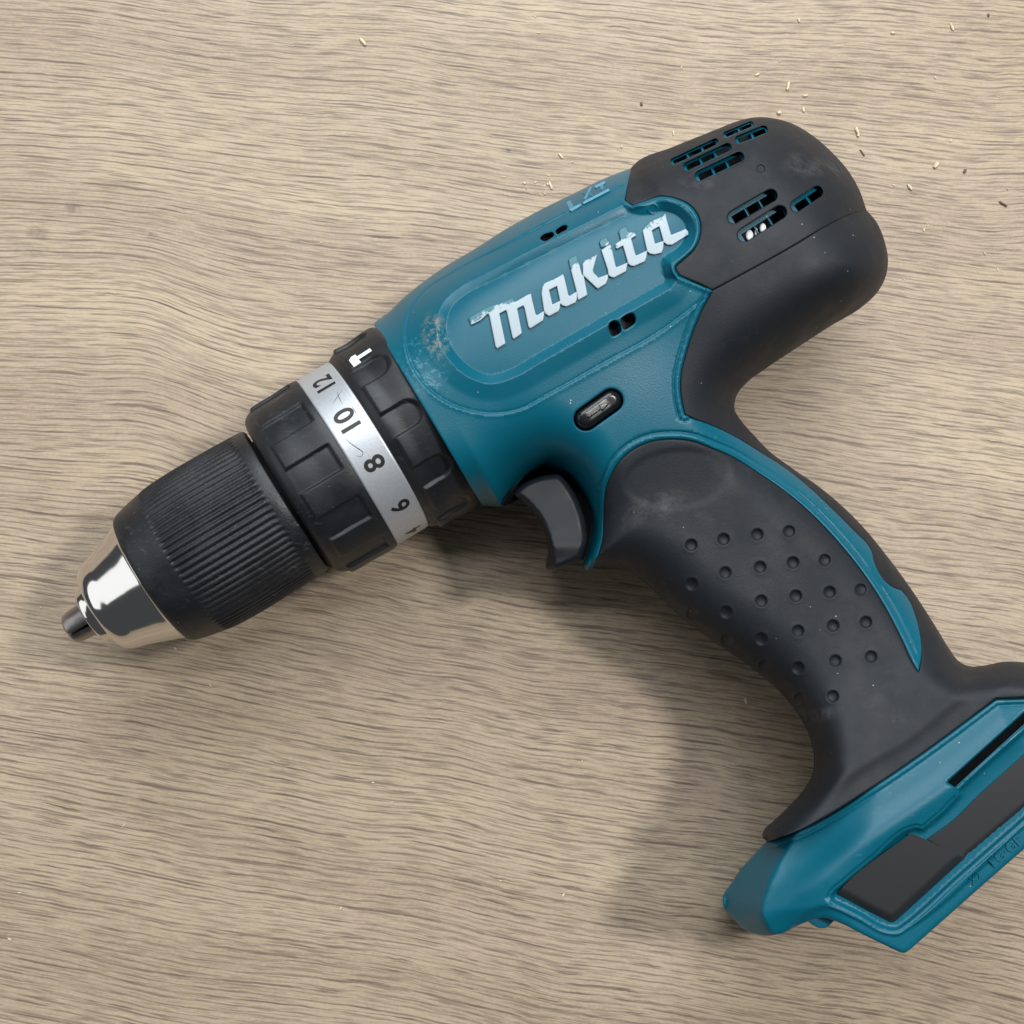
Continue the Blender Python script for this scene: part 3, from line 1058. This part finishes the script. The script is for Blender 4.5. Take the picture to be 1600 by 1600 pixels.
lowout = np.vstack([[[600, 493]], top_l[top_l[:, 0] > 604], rear_l[1:], back_l[1:], flare_l[1:], front_l[1:], arch_l[1:], [[785, 792], [753, 790]]])
rubpoly = rub
cappoly = cap
low_region('underside_shell', lowout, 11, lambda P: np.maximum(ZC - 0.30 * np.maximum(sd(SIL, P) - 2.5, 0), 2 * ZC - H(P)) - 0.2, [M_TEAL, M_RUB], lambda c: inside(rubpoly, c) | inside(cappoly, c))

# ------------------------------------------------------------------ battery foot
foot = np.vstack([flare_l[::-1], [[1712, 1085], [1740, 1205]][:1], [[1750, 1110], [1745, 1202]], footlow_l[::-1][1:], nose_l[::-1][1:-1]])
foot = np.vstack([flare_l[::-1][:-1], [[1712, 1085], [1735, 1100], [1742, 1203]], footlow_l[::-1][1:], nose_l[::-1][1:-1]])
NL = spl([(1262, 1240), (1240, 1300), (1216, 1340), (1196, 1385), (1186, 1428), (1196, 1452), (1215, 1475), (1230, 1500)], False)
NLR = np.vstack([NL, [[1100, 1500], [1050, 1300]]])
RIDGE = spl([(1205, 1432), (1234, 1404), (1269, 1381), (1330, 1335), (1381, 1298), (1475, 1232), (1530, 1185), (1700, 1040)], False)
REC = np.vstack([spl([(1291, 1402), (1296, 1392), (1312, 1378), (1360, 1338), (1420, 1291), (1431, 1288), (1440, 1290, 1), (1470, 1265), (1493, 1241, 1), (1491, 1233, 1), (1530, 1196), (1600, 1134), (1750, 1000, 1)], False),
                 spl([(1750, 1155, 1), (1600, 1288), (1500, 1376), (1418, 1449), (1408, 1456), (1396, 1459), (1380, 1456), (1340, 1434), (1298, 1414)], False)])
DROPL = np.vstack([spl([(1215, 1490), (1245, 1440), (1290, 1418), (1340, 1436), (1384, 1458), (1402, 1460), (1418, 1451), (1600, 1290), (1760, 1150)], False), [[1800, 1600], [1200, 1600]]])


def z_foot(P):
    z = ZC + 30.0 + 0 * P[:, 0]
    # rises from the rubber to the ridge
    df = dist_line(flare_l, P)
    z = z - 2.6 * (1 - sstep(0, 75, df))
    rdg = dist_line(RIDGE, P)
    z = z + 0.9 * np.exp(-(rdg / 22)**2)
    # lip next to the rubber
    z = z + 0.35 * np.exp(-((df - 4) / 4)**2) - 0.3 * np.exp(-((df - 11) / 1.8)**2)
    # vertical front of the nose, with a rounded edge
    nl = sd(NLR, P)
    t = np.clip(nl + 8, 0, None)
    z = z - 7.0 * sstep(-120, 10, nl)
    z = z - 0.42 * (np.sqrt(t * t + 60) - 7.75)
    # recess
    r = sd(REC, P)
    z = z - 0.9 * sstep(-1.5, 2.0, r) - 1.5 * sstep(4, 11, r) + 0.35 * np.exp(-((r - 3.5) / 2.5)**2)
    # flange lies lower than the side face
    fl = sd(DROPL, P)
    z = z - 0.9 * sstep(-2.0, 3.0, fl)
    return z


fslot = np.array([(1480, 1222), (1505, 1199), (1600, 1113), (1722, 1002 + 100), (1722, 1002 + 110), (1600, 1130), (1524, 1201), (1492, 1231)], float)
fslot = np.array([(1480, 1222), (1505, 1199.5), (1600, 1114), (1640, 1094), (1640, 1100), (1600, 1131), (1524, 1200.5), (1492, 1230)], float)
ed = []
for pl, offs in ((REC, (-3, -1.5, 0, 1.5, 3, 5, 7, 9, 11)), (NL, (-10, -5, 0, 5)), (flare_l, (9, 10.3, 11.6, 13))):
    tg = np.gradient(pl, axis=0)
    tg /= np.linalg.norm(tg, axis=1)[:, None] + 1e-9
    nn = np.stack([-tg[:, 1], tg[:, 0]], 1)
    for o_ in offs:
        ed += [tuple(x) for x in (pl + nn * o_)] + [tuple(x) for x in (pl - nn * o_)]
ed = np.array(ed)
key = np.round(ed / 1.4).astype(int)
_, ui = np.unique(key, axis=0, return_index=True)
ed = ed[np.sort(ui)]
foot_o = plate('battery_foot', foot, z_foot, [M_TEAL], drill, holes=[fslot], pitch=4.5, absz=1.2, inset_mm=0.3, extra=ed, edge=5)
plate('slot_backing', np.array([(1470, 1225), (1600, 1105), (1655, 1080), (1655, 1110), (1495, 1240)], float), lambda P: 0 * P[:, 0] + ZC + 22, [M_DARK], foot_o, pitch=14, insets=(), step=10, skirt=2, smooth=False)


def z_panel(off, er, pl, mm=2.6):
    def f(P):
        d = np.maximum(dist_line(pl, P, True), 0)
        x = 1 - np.clip(d / er, 0, 1)
        return ZC + 27.4 + off - mm * x**1.6
    return f


P1 = spl([(1305, 1401, 1), (1312, 1392), (1423, 1302, 1), (1445, 1311), (1509, 1342, 1), (1404, 1444), (1396, 1448), (1388, 1446)], step=2.5)
P2 = spl([(1449, 1311, 1), (1494, 1278), (1526, 1246), (1577, 1200), (1640, 1143), (1725, 1066, 1), (1728, 1150, 1), (1600, 1270), (1511, 1344, 1)], step=2.5)
LOWE1 = np.array([(1290, 1398), (1303, 1404), (1345, 1427), (1388, 1449), (1400, 1449), (1411, 1440), (1513, 1347)], float)
LOWE2 = np.array([(1505, 1350), (1600, 1270), (1728, 1152)], float)


def zp1(P):
    d = dist_line(LOWE1, P)
    s = P[:, 0] * 0.87 - P[:, 1] * 0.49
    return ZC + 29.0 - 3.2 * (1 - np.clip(d / 19, 0, 1))**1.5


def zp2(P):
    d = dist_line(LOWE2, P)
    return ZC + 28.0 - 2.6 * (1 - np.clip(d / 9, 0, 1))**1.5


plate('side_pad', P1, zp1, [M_PANEL], foot_o, pitch=4, skirt=2.5, inset_mm=0.0)
plate('side_pad', P2, zp2, [M_PANEL], foot_o, pitch=5, skirt=2.5, inset_mm=0.0)
plate('latch_tip', spl([(1258, 1436, 1), (1262, 1430, 1), (1312, 1432, 1), (1302, 1440), (1290, 1450), (1280, 1450), (1268, 1444)]), lambda P: 0 * P[:, 0] + ZC + 24 - 0.05 * (P[:, 1] - 1440)**1 * 0.6, [M_TEALG], foot_o, pitch=5, skirt=14, edge=3)


# ------------------------------------------------------------------ flat text helper
def text_tris(txt, bold=0.0):
    cu = bpy.data.curves.new('text', 'FONT')
    cu.body = txt
    cu.size = 1.0
    cu.offset = bold * 1.8
    cu.align_x = 'CENTER'
    cu.align_y = 'CENTER'
    o = bpy.data.objects.new('text', cu)
    C.objects.link(o)
    dg = bpy.context.evaluated_depsgraph_get()
    me = bpy.data.meshes.new_from_object(o.evaluated_get(dg))
    bpy.data.objects.remove(o)
    bpy.data.curves.remove(cu)
    bm = bmesh.new()
    bm.from_mesh(me)
    bmesh.ops.remove_doubles(bm, verts=bm.verts[:], dist=1e-5)
    return bm, me


# embossed type marks on the flange (letters stand 0.2 mm proud)
def flange_text(txt, u, v, ang, size):
    bm, me = text_tris(txt, 0.012)
    for k in np.arange(-3, 3, 0.25):
        bmesh.ops.bisect_plane(bm, geom=bm.verts[:] + bm.edges[:] + bm.faces[:], plane_co=(k, 0, 0), plane_no=(1, 0, 0))
    co = np.array([tuple(x.co) for x in bm.verts])
    c, s = math.cos(ang), math.sin(ang)
    P = np.stack([u + size * (co[:, 0] * c + co[:, 1] * s), v - size * (co[:, 0] * -s * -1 * -1 + co[:, 1] * c) if False else v + size * (co[:, 0] * s - co[:, 1] * c)], 1)
    P = np.stack([u + size * (co[:, 0] * c + co[:, 1] * s), v + size * (co[:, 0] * s - co[:, 1] * c)], 1)
    z = z_foot(P) + 0.30
    W = PX(P[:, 0], P[:, 1], z)
    fs = [tuple(q.index for q in f.verts) for f in bm.faces] if not bm.verts.ensure_lookup_table() else []
    bm.free()
    bpy.data.meshes.remove(me)
    return link_mesh('embossed_mark', W, fs, [M_TEAL], foot_o, False)


flange_text('FG·GF', 1572, 1331, math.radians(-41), 23)
flange_text('X2', 1525, 1372, math.radians(-41), 17)

# ------------------------------------------------------------------ bodies of revolution round the drill axis
IMG0 = np.array([668.0, 650.0])
ea = np.array([math.cos(math.radians(30)), -math.sin(math.radians(30))])
ew = np.array([0.5, 0.8660254])


def img(s, wv):
    return IMG0 + s * ea + wv * ew


A0 = PX(*img(0, 0), ZC)
A1 = PX(*img(-600, 9), ZC)
ax3 = (A0 - A1) / np.linalg.norm(A0 - A1)
wd3 = np.array([ax3[1], -ax3[0], 0])
up3 = np.array([0, 0, 1.0])


def conv(s, r):
    cs = -0.015 * s
    p1 = PX(*img(s, cs - r), ZC)
    p2 = PX(*img(s, cs + r), ZC)
    c = PX(*img(s, cs), ZC)
    rr = np.linalg.norm(p1 - p2) / 2
    D = CAM[2] - ZC
    rr = rr / math.sqrt(1 + (rr / 300.0)**2)
    return float((c - A0) @ ax3), float(rr)


def prof(lst, n, smooth=True):
    a = np.array([conv(s, r) for s, r in lst])
    return a


def on_cyl(u, v, r):
    z = ZC + r * 0.8
    for _ in range(20):
        p = PX(u, v, z)
        q = p - A0
        wv = q @ wd3
        z = 0.5 * z + 0.5 * (ZC + math.sqrt(max(0.0, r * r - wv * wv)))
    return float(q @ ax3), math.degrees(math.atan2(wv, z - ZC))


def revolve(name, prof_pts, nt, mats, parent, disp=None, ns_step=0.35, sharp=None):
    """prof_pts: (s mm, r mm) polyline from the nose to the rear; disp(s, theta) -> added radius"""
    a = np.asarray(prof_pts)
    out = []
    for p, q in zip(a[:-1], a[1:]):
        L = np.linalg.norm(q - p)
        k = max(1, int(math.ceil(L / ns_step)))
        for j in range(k):
            out.append(p + (q - p) * j / k)
    out.append(a[-1])
    out = np.array(out)
    th = np.linspace(0, 2 * math.pi, nt, endpoint=False)
    S, TH = np.meshgrid(out[:, 0], th, indexing='ij')
    R = np.repeat(out[:, 1][:, None], nt, 1)
    if disp is not None:
        R = R + disp(S, TH) * (R > 0.6 * R.max())
    W = A0 + S[..., None] * ax3 + R[..., None] * (np.cos(TH)[..., None] * up3 + np.sin(TH)[..., None] * wd3)
    n1 = len(out)
    W = W.reshape(-1, 3)
    idx = np.arange(n1 * nt).reshape(n1, nt)
    i0 = idx[:-1]
    i1 = idx[1:]
    j0 = i0
    j1 = np.roll(i0, -1, 1)
    k0 = i1
    k1 = np.roll(i1, -1, 1)
    f = np.stack([j0, k0, k1, j1], -1).reshape(-1, 4)
    return link_mesh(name, W, f.tolist(), mats, parent, True, None, sharp)


def rnd(lst):
    """round a coarse (s,r) px profile with Catmull-Rom and convert to mm"""
    q = spl(lst, False, 2.0)
    return np.array([conv(s, r) for s, r in q])


def adiff(a, c):
    return (a - c + math.pi) % (2 * math.pi) - math.pi


# clutch ring, rear (mode) part
NL_ = 11
pitch_a = 2 * math.pi / NL_
rr_ring = conv(-40, 158)[1]
rr_front = conv(-190, 148)[1]
_, aU2 = on_cyl(612, 637.5, rr_ring)
_, aU1 = on_cyl(570, 574.5, rr_ring)
_, aF2 = on_cyl(478, 715, rr_front)
_, aF1 = on_cyl(444, 656, rr_front)
sR = {k: on_cyl(*p, rr_ring)[0] for k, p in {'round_end': (639, 617), 'padleft': (590, 690)}.items()}
print('angles', aU1, aU2, aF1, aF2, sR, conv(-25, 155), conv(-75, 155), conv(-90, 150), 'on band', on_cyl(585, 682, 27))
aU = math.radians(aU2)
aF = math.radians(aF2)


def sbox(x, a, b, e):
    return sstep(a - e, a + e, x) * (1 - sstep(b - e, b + e, x))


def disp_rear(S, TH):
    s_m = conv(-75, 155)[0]
    s_e = conv(-22, 155)[0]
    e = 0.45
    ang = (TH - aU) % pitch_a
    arc = ang * 28.0
    W_ = math.radians(14) * 28.0
    # rounded slot: centre line at W/2, half width W/2, end cap
    hw = W_ / 2
    y = arc - hw
    y = np.where(y > pitch_a * 28 / 2, y - pitch_a * 28, y)
    x = np.maximum(0, S - (s_e - hw))
    d = np.sqrt(x * x + y * y) - hw
    rec = 1 - sstep(-e, e, d)
    padl = 1 - sstep(s_m - 0.3, s_m + 0.3, S)
    low = np.maximum(rec, padl)
    rim = conv(-84, 155)[0]
    return -0.95 * low * sstep(rim - 2.5, rim - 1.5, S)


ring = revolve('mode_ring', rnd([(-91, 100, 1), (-91, 147, 1), (-89, 153), (-84, 157), (-50, 159), (-16, 161.5), (-8, 161), (-2, 157), (0, 154, 1), (0, 120, 1)]), 900, [M_RING], drill, disp_rear, 0.4)


def disp_front(S, TH):
    s_a = conv(-231, 146)[0]
    s_b = conv(-160, 148)[0]
    e = 0.42
    ang = (TH - aF) % pitch_a
    arc = ang * 26.5
    W_ = math.radians(16) * 26.5
    rec = sbox(arc, 0, W_, e) * (1 - sstep(s_b - e, s_b + e, S))
    rec = np.maximum(rec, sstep(pitch_a * 26.5 - e, pitch_a * 26.5 + e, arc) * (1 - sstep(s_b - e, s_b + e, S)))
    rimf = 1 - sstep(s_a - 0.3, s_a + 0.5, S)
    return -0.85 * np.maximum(rec, rimf)


collar = revolve('torque_collar', rnd([(-250, 95, 1), (-250, 132, 1), (-247.5, 139), (-243, 144), (-236, 148), (-225, 149.5), (-190, 150), (-150, 150.5), (-147, 150, 1), (-147, 147, 1), (-143, 147, 1)]), 900, [M_RING], drill, disp_front, 0.4)
band_p = rnd([(-148, 146.5, 1), (-146, 148.3, 1), (-120, 148.6), (-90.5, 148.6, 1), (-89, 147, 1)])
band = revolve('number_band', band_p, 360, [M_BAND], drill, None, 0.6)
R_BAND = conv(-118, 148.6)[1]

# ribbed chuck sleeve
NR = 76
r_sl = conv(-370, 129)[1]
s_ra = on_cyl(418, 787, r_sl)[0]
s_fr = on_cyl(249, 848, r_sl)[0]
print('ribs', s_ra, s_fr, conv(-275, 128)[0], conv(-455, 122)[0])


def disp_sleeve(S, TH):
    a0 = s_fr
    b0 = s_ra
    k = sbox(S, a0, b0, 0.7)
    c = 0.5 + 0.5 * np.cos(TH * NR)
    return (-0.50 * (c**1.3) + 0.10) * k * (0.85 + 0.15 * np.sin(TH * 5 + S * 0.3))


sleeve = revolve('chuck_sleeve', rnd([(-499, 85, 1), (-499, 106, 1), (-498, 110), (-494, 113), (-480, 117.5), (-460, 122), (-430, 127), (-390, 129), (-340, 128.5), (-290, 127), (-262, 125.5), (-257, 124), (-255.5, 121, 1), (-255, 95, 1)]), NR * 12, [M_SLEEVE], drill, disp_sleeve, 0.45)
revolve('chuck_spindle', rnd([(-300, 60, 1), (-300, 104, 1), (-150, 104, 1)]), 96, [M_DARK], drill, None, 3.0)
chrome = revolve('chuck_nose', rnd([(-612, 30, 1), (-612, 44, 1), (-610.5, 46.5), (-603, 49), (-594, 50, 1), (-593.5, 62, 1), (-591, 69), (-586, 73), (-560, 82), (-530, 93), (-508, 101.5), (-501, 104, 1), (-499.5, 106.5), (-497, 106.5, 1), (-497, 80, 1)]), 256, [M_CHROME], drill, None, 0.5)
revolve('jaw_bore', rnd([(-611.5, 45, 1), (-611.4, 25, 1), (-600, 22, 1)]), 48, [M_DARK], chrome, None, 1.0)
# three jaws
for kk in range(3):
    a_c = math.radians(-35 + 120 * kk)
    rows = []
    prj = [(-585, 29), (-610, 28), (-640, 26), (-650, 23), (-654, 17)]
    prj = [conv(s, r) for s, r in prj]
    vs = []
    fs = []
    na = 14
    for s_, r_ in prj:
        for j in range(na):
            t = a_c + math.radians(-55 + 110 * j / (na - 1))
            vs.append(A0 + s_ * ax3 + r_ * (math.cos(t) * up3 + math.sin(t) * wd3))
        vs.append(A0 + s_ * ax3 + 0.5 * (math.cos(a_c) * up3 + math.sin(a_c) * wd3))
    m_ = na + 1
    for i in range(len(prj) - 1):
        for j in range(m_):
            a = i * m_ + j
            b = i * m_ + (j + 1) % m_
            fs.append((a, b, b + m_, a + m_))
    fs.append(tuple((len(prj) - 1) * m_ + j for j in range(m_)))
    link_mesh('jaw', vs, fs, [M_JAW], chrome, True, None, 35)


# printing on the band, following the cylinder
def cyl_place(co, s0, th0, size, R, off=0.05, up_to_nose=True):
    # glyph up = towards the nose (-s), glyph right = -theta
    s_ = s0 - co[:, 1] * size
    th = math.radians(th0) - co[:, 0] * size / R
    r = R + off
    return A0 + s_[:, None] * ax3 + r * (np.cos(th)[:, None] * up3 + np.sin(th)[:, None] * wd3)


def band_text(txt, u, v, size, name='printed_number'):
    s0, th0 = on_cyl(u, v, R_BAND)
    bm, me = text_tris(txt, 0.012)
    for k in np.arange(-1.5, 1.5, 0.12):
        bmesh.ops.bisect_plane(bm, geom=bm.verts[:] + bm.edges[:] + bm.faces[:], plane_co=(k, 0, 0), plane_no=(1, 0, 0))
    bm.verts.ensure_lookup_table()
    bm.verts.index_update()
    co = np.array([tuple(x.co) for x in bm.verts])
    c = (co.max(0) + co.min(0)) / 2
    hgt = co[:, 1].max() - co[:, 1].min()
    co = (co - c) / hgt
    W = cyl_place(co, s0, th0, size, R_BAND)
    fs = [tuple(q.index for q in f.verts) for f in bm.faces]
    bm.free()
    bpy.data.meshes.remove(me)
    return link_mesh(name, W, fs, [M_INK], band, False)


band_text('12', 505, 598.5, 5.4)
band_text('10', 541, 655, 5.6)
band_text('8', 585, 724, 5.6)
band_text('6', 625.5, 791, 5.4)


def cyl_poly(name, pts, R, mat, parent, off=0.05, sub=2.0, disp=None):
    """flat print traced in photo px, laid on the cylinder"""
    V, Tt, _ = tri_region(np.array(pts, float), (), 3.0, (), sub)
    W = []
    for u, v in V:
        s_, th = on_cyl(u, v, R + off)
        t = math.radians(th)
        rr = R + off + (float(disp(np.array([s_]), np.array([t]))[0]) if disp else 0.0)
        W.append(A0 + s_ * ax3 + rr * (math.cos(t) * up3 + math.sin(t) * wd3))
    return link_mesh(name, W, [tuple(t) for t in Tt.tolist()], [mat], parent, False)


def Z1(p):
    return (370 + p[0] / 6.957, 500 + p[1] / 6.957)


def Z2(p):
    return (540 + p[0] / 5.714, 600 + p[1] / 5.714)


cyl_poly('hammer_symbol', [Z1(p) for p in [(1218, 440), (1242, 400), (1290, 374), (1306, 396), (1515, 262), (1534, 292), (1326, 428), (1352, 460), (1275, 512)]], conv(-42, 159.6)[1], M_WHITE, ring, 0.22)
band_text('4', 645.5, 829, 4.8)


def stroke(name, pts, wdt, R, mat, parent):
    p = np.array(pts, float)
    p = spl([tuple(x) for x in p], False, 2.0)
    tg = np.gradient(p, axis=0)
    tg /= np.linalg.norm(tg, axis=1)[:, None] + 1e-9
    nn = np.stack([-tg[:, 1], tg[:, 0]], 1)
    k = np.sin(np.linspace(0.15, math.pi - 0.15, len(p)))[:, None] * (0.6 + 0.4 * rng.random((len(p), 1)))
    poly = np.vstack([p + nn * wdt * k / 2, (p - nn * wdt * k / 2)[::-1]])
    vs = []
    for u, v in poly:
        s_, th = on_cyl(u, v, R + 0.04)
        t = math.radians(th)
        vs.append(A0 + s_ * ax3 + (R + 0.04) * (math.cos(t) * up3 + math.sin(t) * wd3))
    m = len(p)
    fs = [(i, i + 1, 2 * m - 2 - i, 2 * m - 1 - i) for i in range(m - 1)]
    return link_mesh(name, vs, fs, [mat], parent, False)


for pts, wd_ in (([Z1(p) for p in [(1155, 750), (1105, 820), (1040, 912)]], 0.9), ([Z1(p) for p in [(1093, 772), (1105, 830), (1135, 890), (1150, 920)]], 1.1),
                 ([Z1(p) for p in [(1180, 1290), (1250, 1350), (1330, 1405), (1372, 1440), (1360, 1475), (1290, 1475)]], 1.3),
                 ([Z1(p) for p in [(1270, 905), (1262, 955), (1290, 1000), (1310, 1040)]], 1.2), ([Z1(p) for p in [(1280, 945), (1330, 960), (1350, 1010)]], 1.2)):
    stroke('scratch', pts, wd_, R_BAND, M_INK, band)

# ------------------------------------------------------------------ sawdust
def crumb(u, v, L, wd_, ang, mat, bend=0.0, dark=False):
    seg = 5
    nr = 6
    c = PX(u, v, 0)
    px2 = 0.2
    vs = []
    fs = []
    a = math.radians(-ang)
    for i in range(seg):
        t = i / (seg - 1) - 0.5
        r = wd_ * px2 / 2 * (0.55 + 0.6 * math.sin(math.pi * (i + 0.6) / seg)) * random.uniform(0.8, 1.15)
        bx = t * L * px2
        by = bend * px2 * math.sin(t * 4)
        cx = c[0] + bx * math.cos(a) - by * math.sin(a)
        cy = c[1] + bx * math.sin(a) + by * math.cos(a)
        for j in range(nr):
            q = 2 * math.pi * j / nr
            vs.append((cx - math.sin(a) * r * math.cos(q), cy + math.cos(a) * r * math.cos(q), max(0.02, wd_ * px2 * 0.35 + r * math.sin(q) * 0.8)))
    for i in range(seg - 1):
        for j in range(nr):
            b = i * nr + j
            d = i * nr + (j + 1) % nr
            fs.append((b, d, d + nr, b + nr))
    fs.append(tuple(range(nr))[::-1])
    fs.append(tuple((seg - 1) * nr + j for j in range(nr)))
    return vs, fs


CR = [(1339, 207, 15, 6, 75, 3, 0, 'largest pale curled wood chip on the table right of the rear cover'),
      (1231, 135, 14, 4.5, 55, 2, 0, 'slim pale bent wood sliver above the top of the rear cover'),
      (1487, 43, 12, 4.5, 110, 0, 0, 'pale wood sliver near the upper right corner of the table'),
      (567, 66, 14, 5, 120, 1, 0, 'pale blue-white flake on the table at the top, far above the collar'),
      (1462, 259, 11, 6, 50, 0, 0, 'stubby pale wood crumb well to the right of the drill rear'),
      (1421, 293, 11, 5, 125, 0, 0, 'pale wood crumb right of the rear cover, the lowest of the chunky ones'),
      (1217, 177, 7, 6, 10, 0, 0, 'small round pale crumb just touching distance above the rear cover'),
      (1255, 172, 8, 4, 100, 0, 0, 'tiny upright pale crumb above the right end of the rear cover'),
      (1258, 150, 8, 4, 10, 0, 0, 'tiny flat pale crumb right of the slim bent sliver'),
      (1347, 239, 13, 3, 125, 0, 1, 'thin brown wood splinter just below the largest curled chip'),
      (1567, 319, 15, 4, 140, 1, 1, 'thin dark wood splinter near the right edge of the table'),
      (1544, 24, 5, 4, 90, 0, 1, 'black speck in the upper right corner of the table'),
      (1002, 163, 6, 4, 100, 0, 1, 'black speck on the table above the front edge of the rear cover'),
      (1507, 268, 7, 5, 60, 0, 1, 'grey speck right of the stubby pale crumb'),
      (1052, 208, 8, 3, 90, 0, 0, 'tiny upright pale crumb above the vent slots'),
      (860, 290, 13, 4, 100, 1, 0, 'pale wood chip in the cluster above the printed upper edge'),
      (876, 244, 11, 3.5, 130, 0, 0, 'slim pale chip at the top of the cluster above the printed upper edge'),
      (1395, 52, 7, 4, 10, 0, 0, 'tiny pale crumb near the top edge right of the drill'),
      (1248, 32, 7, 4, 95, 0, 0, 'tiny pale crumb at the top edge above the bent sliver'),
      (1183, 117, 8, 4, 30, 0, 0, 'tiny pale crumb left of the slim bent sliver'),
      (1165, 1095, 9, 3, 100, 0, 0, 'tiny pale crumb lying in the shade beside the grip')]
for (u, v, L, wd_, an, be_, dk, lab) in CR:
    vs, fs = crumb(u, v, L, wd_, -an, None, be_)
    base = np.array([PX(u, v, 0)])
    o = link_mesh('wood_chip', np.array(vs) - base[0], fs, [M_CRUMBD if dk else M_CRUMB], None, False)
    o.location = Vector(base[0] * MM)
    o['label'] = lab
    o['category'] = 'wood chip'
    o['group'] = 'wood crumbs scattered on the table'
# fine dust nobody could count
vs_, fs_ = [], []
spots = [(845 + random.gauss(0, 34), 285 + random.gauss(0, 26)) for _ in range(16)] + [(random.uniform(1180, 1590), random.uniform(5, 440)) for _ in range(16)] + \
        [(random.uniform(10, 1590), random.uniform(10, 1590)) for _ in range(22)]
for (u, v) in spots:
    a, b = crumb(u, v, random.uniform(1.5, 6), random.uniform(1.2, 3), random.uniform(0, 180), None)
    k = len(vs_)
    vs_ += a
    fs_ += [tuple(i + k for i in f) for f in b]
o = link_mesh('fine_sawdust', vs_, fs_, [M_CRUMB], None, False)
o['kind'] = 'stuff'
o['label'] = 'fine pale sawdust specks scattered over the oak table'
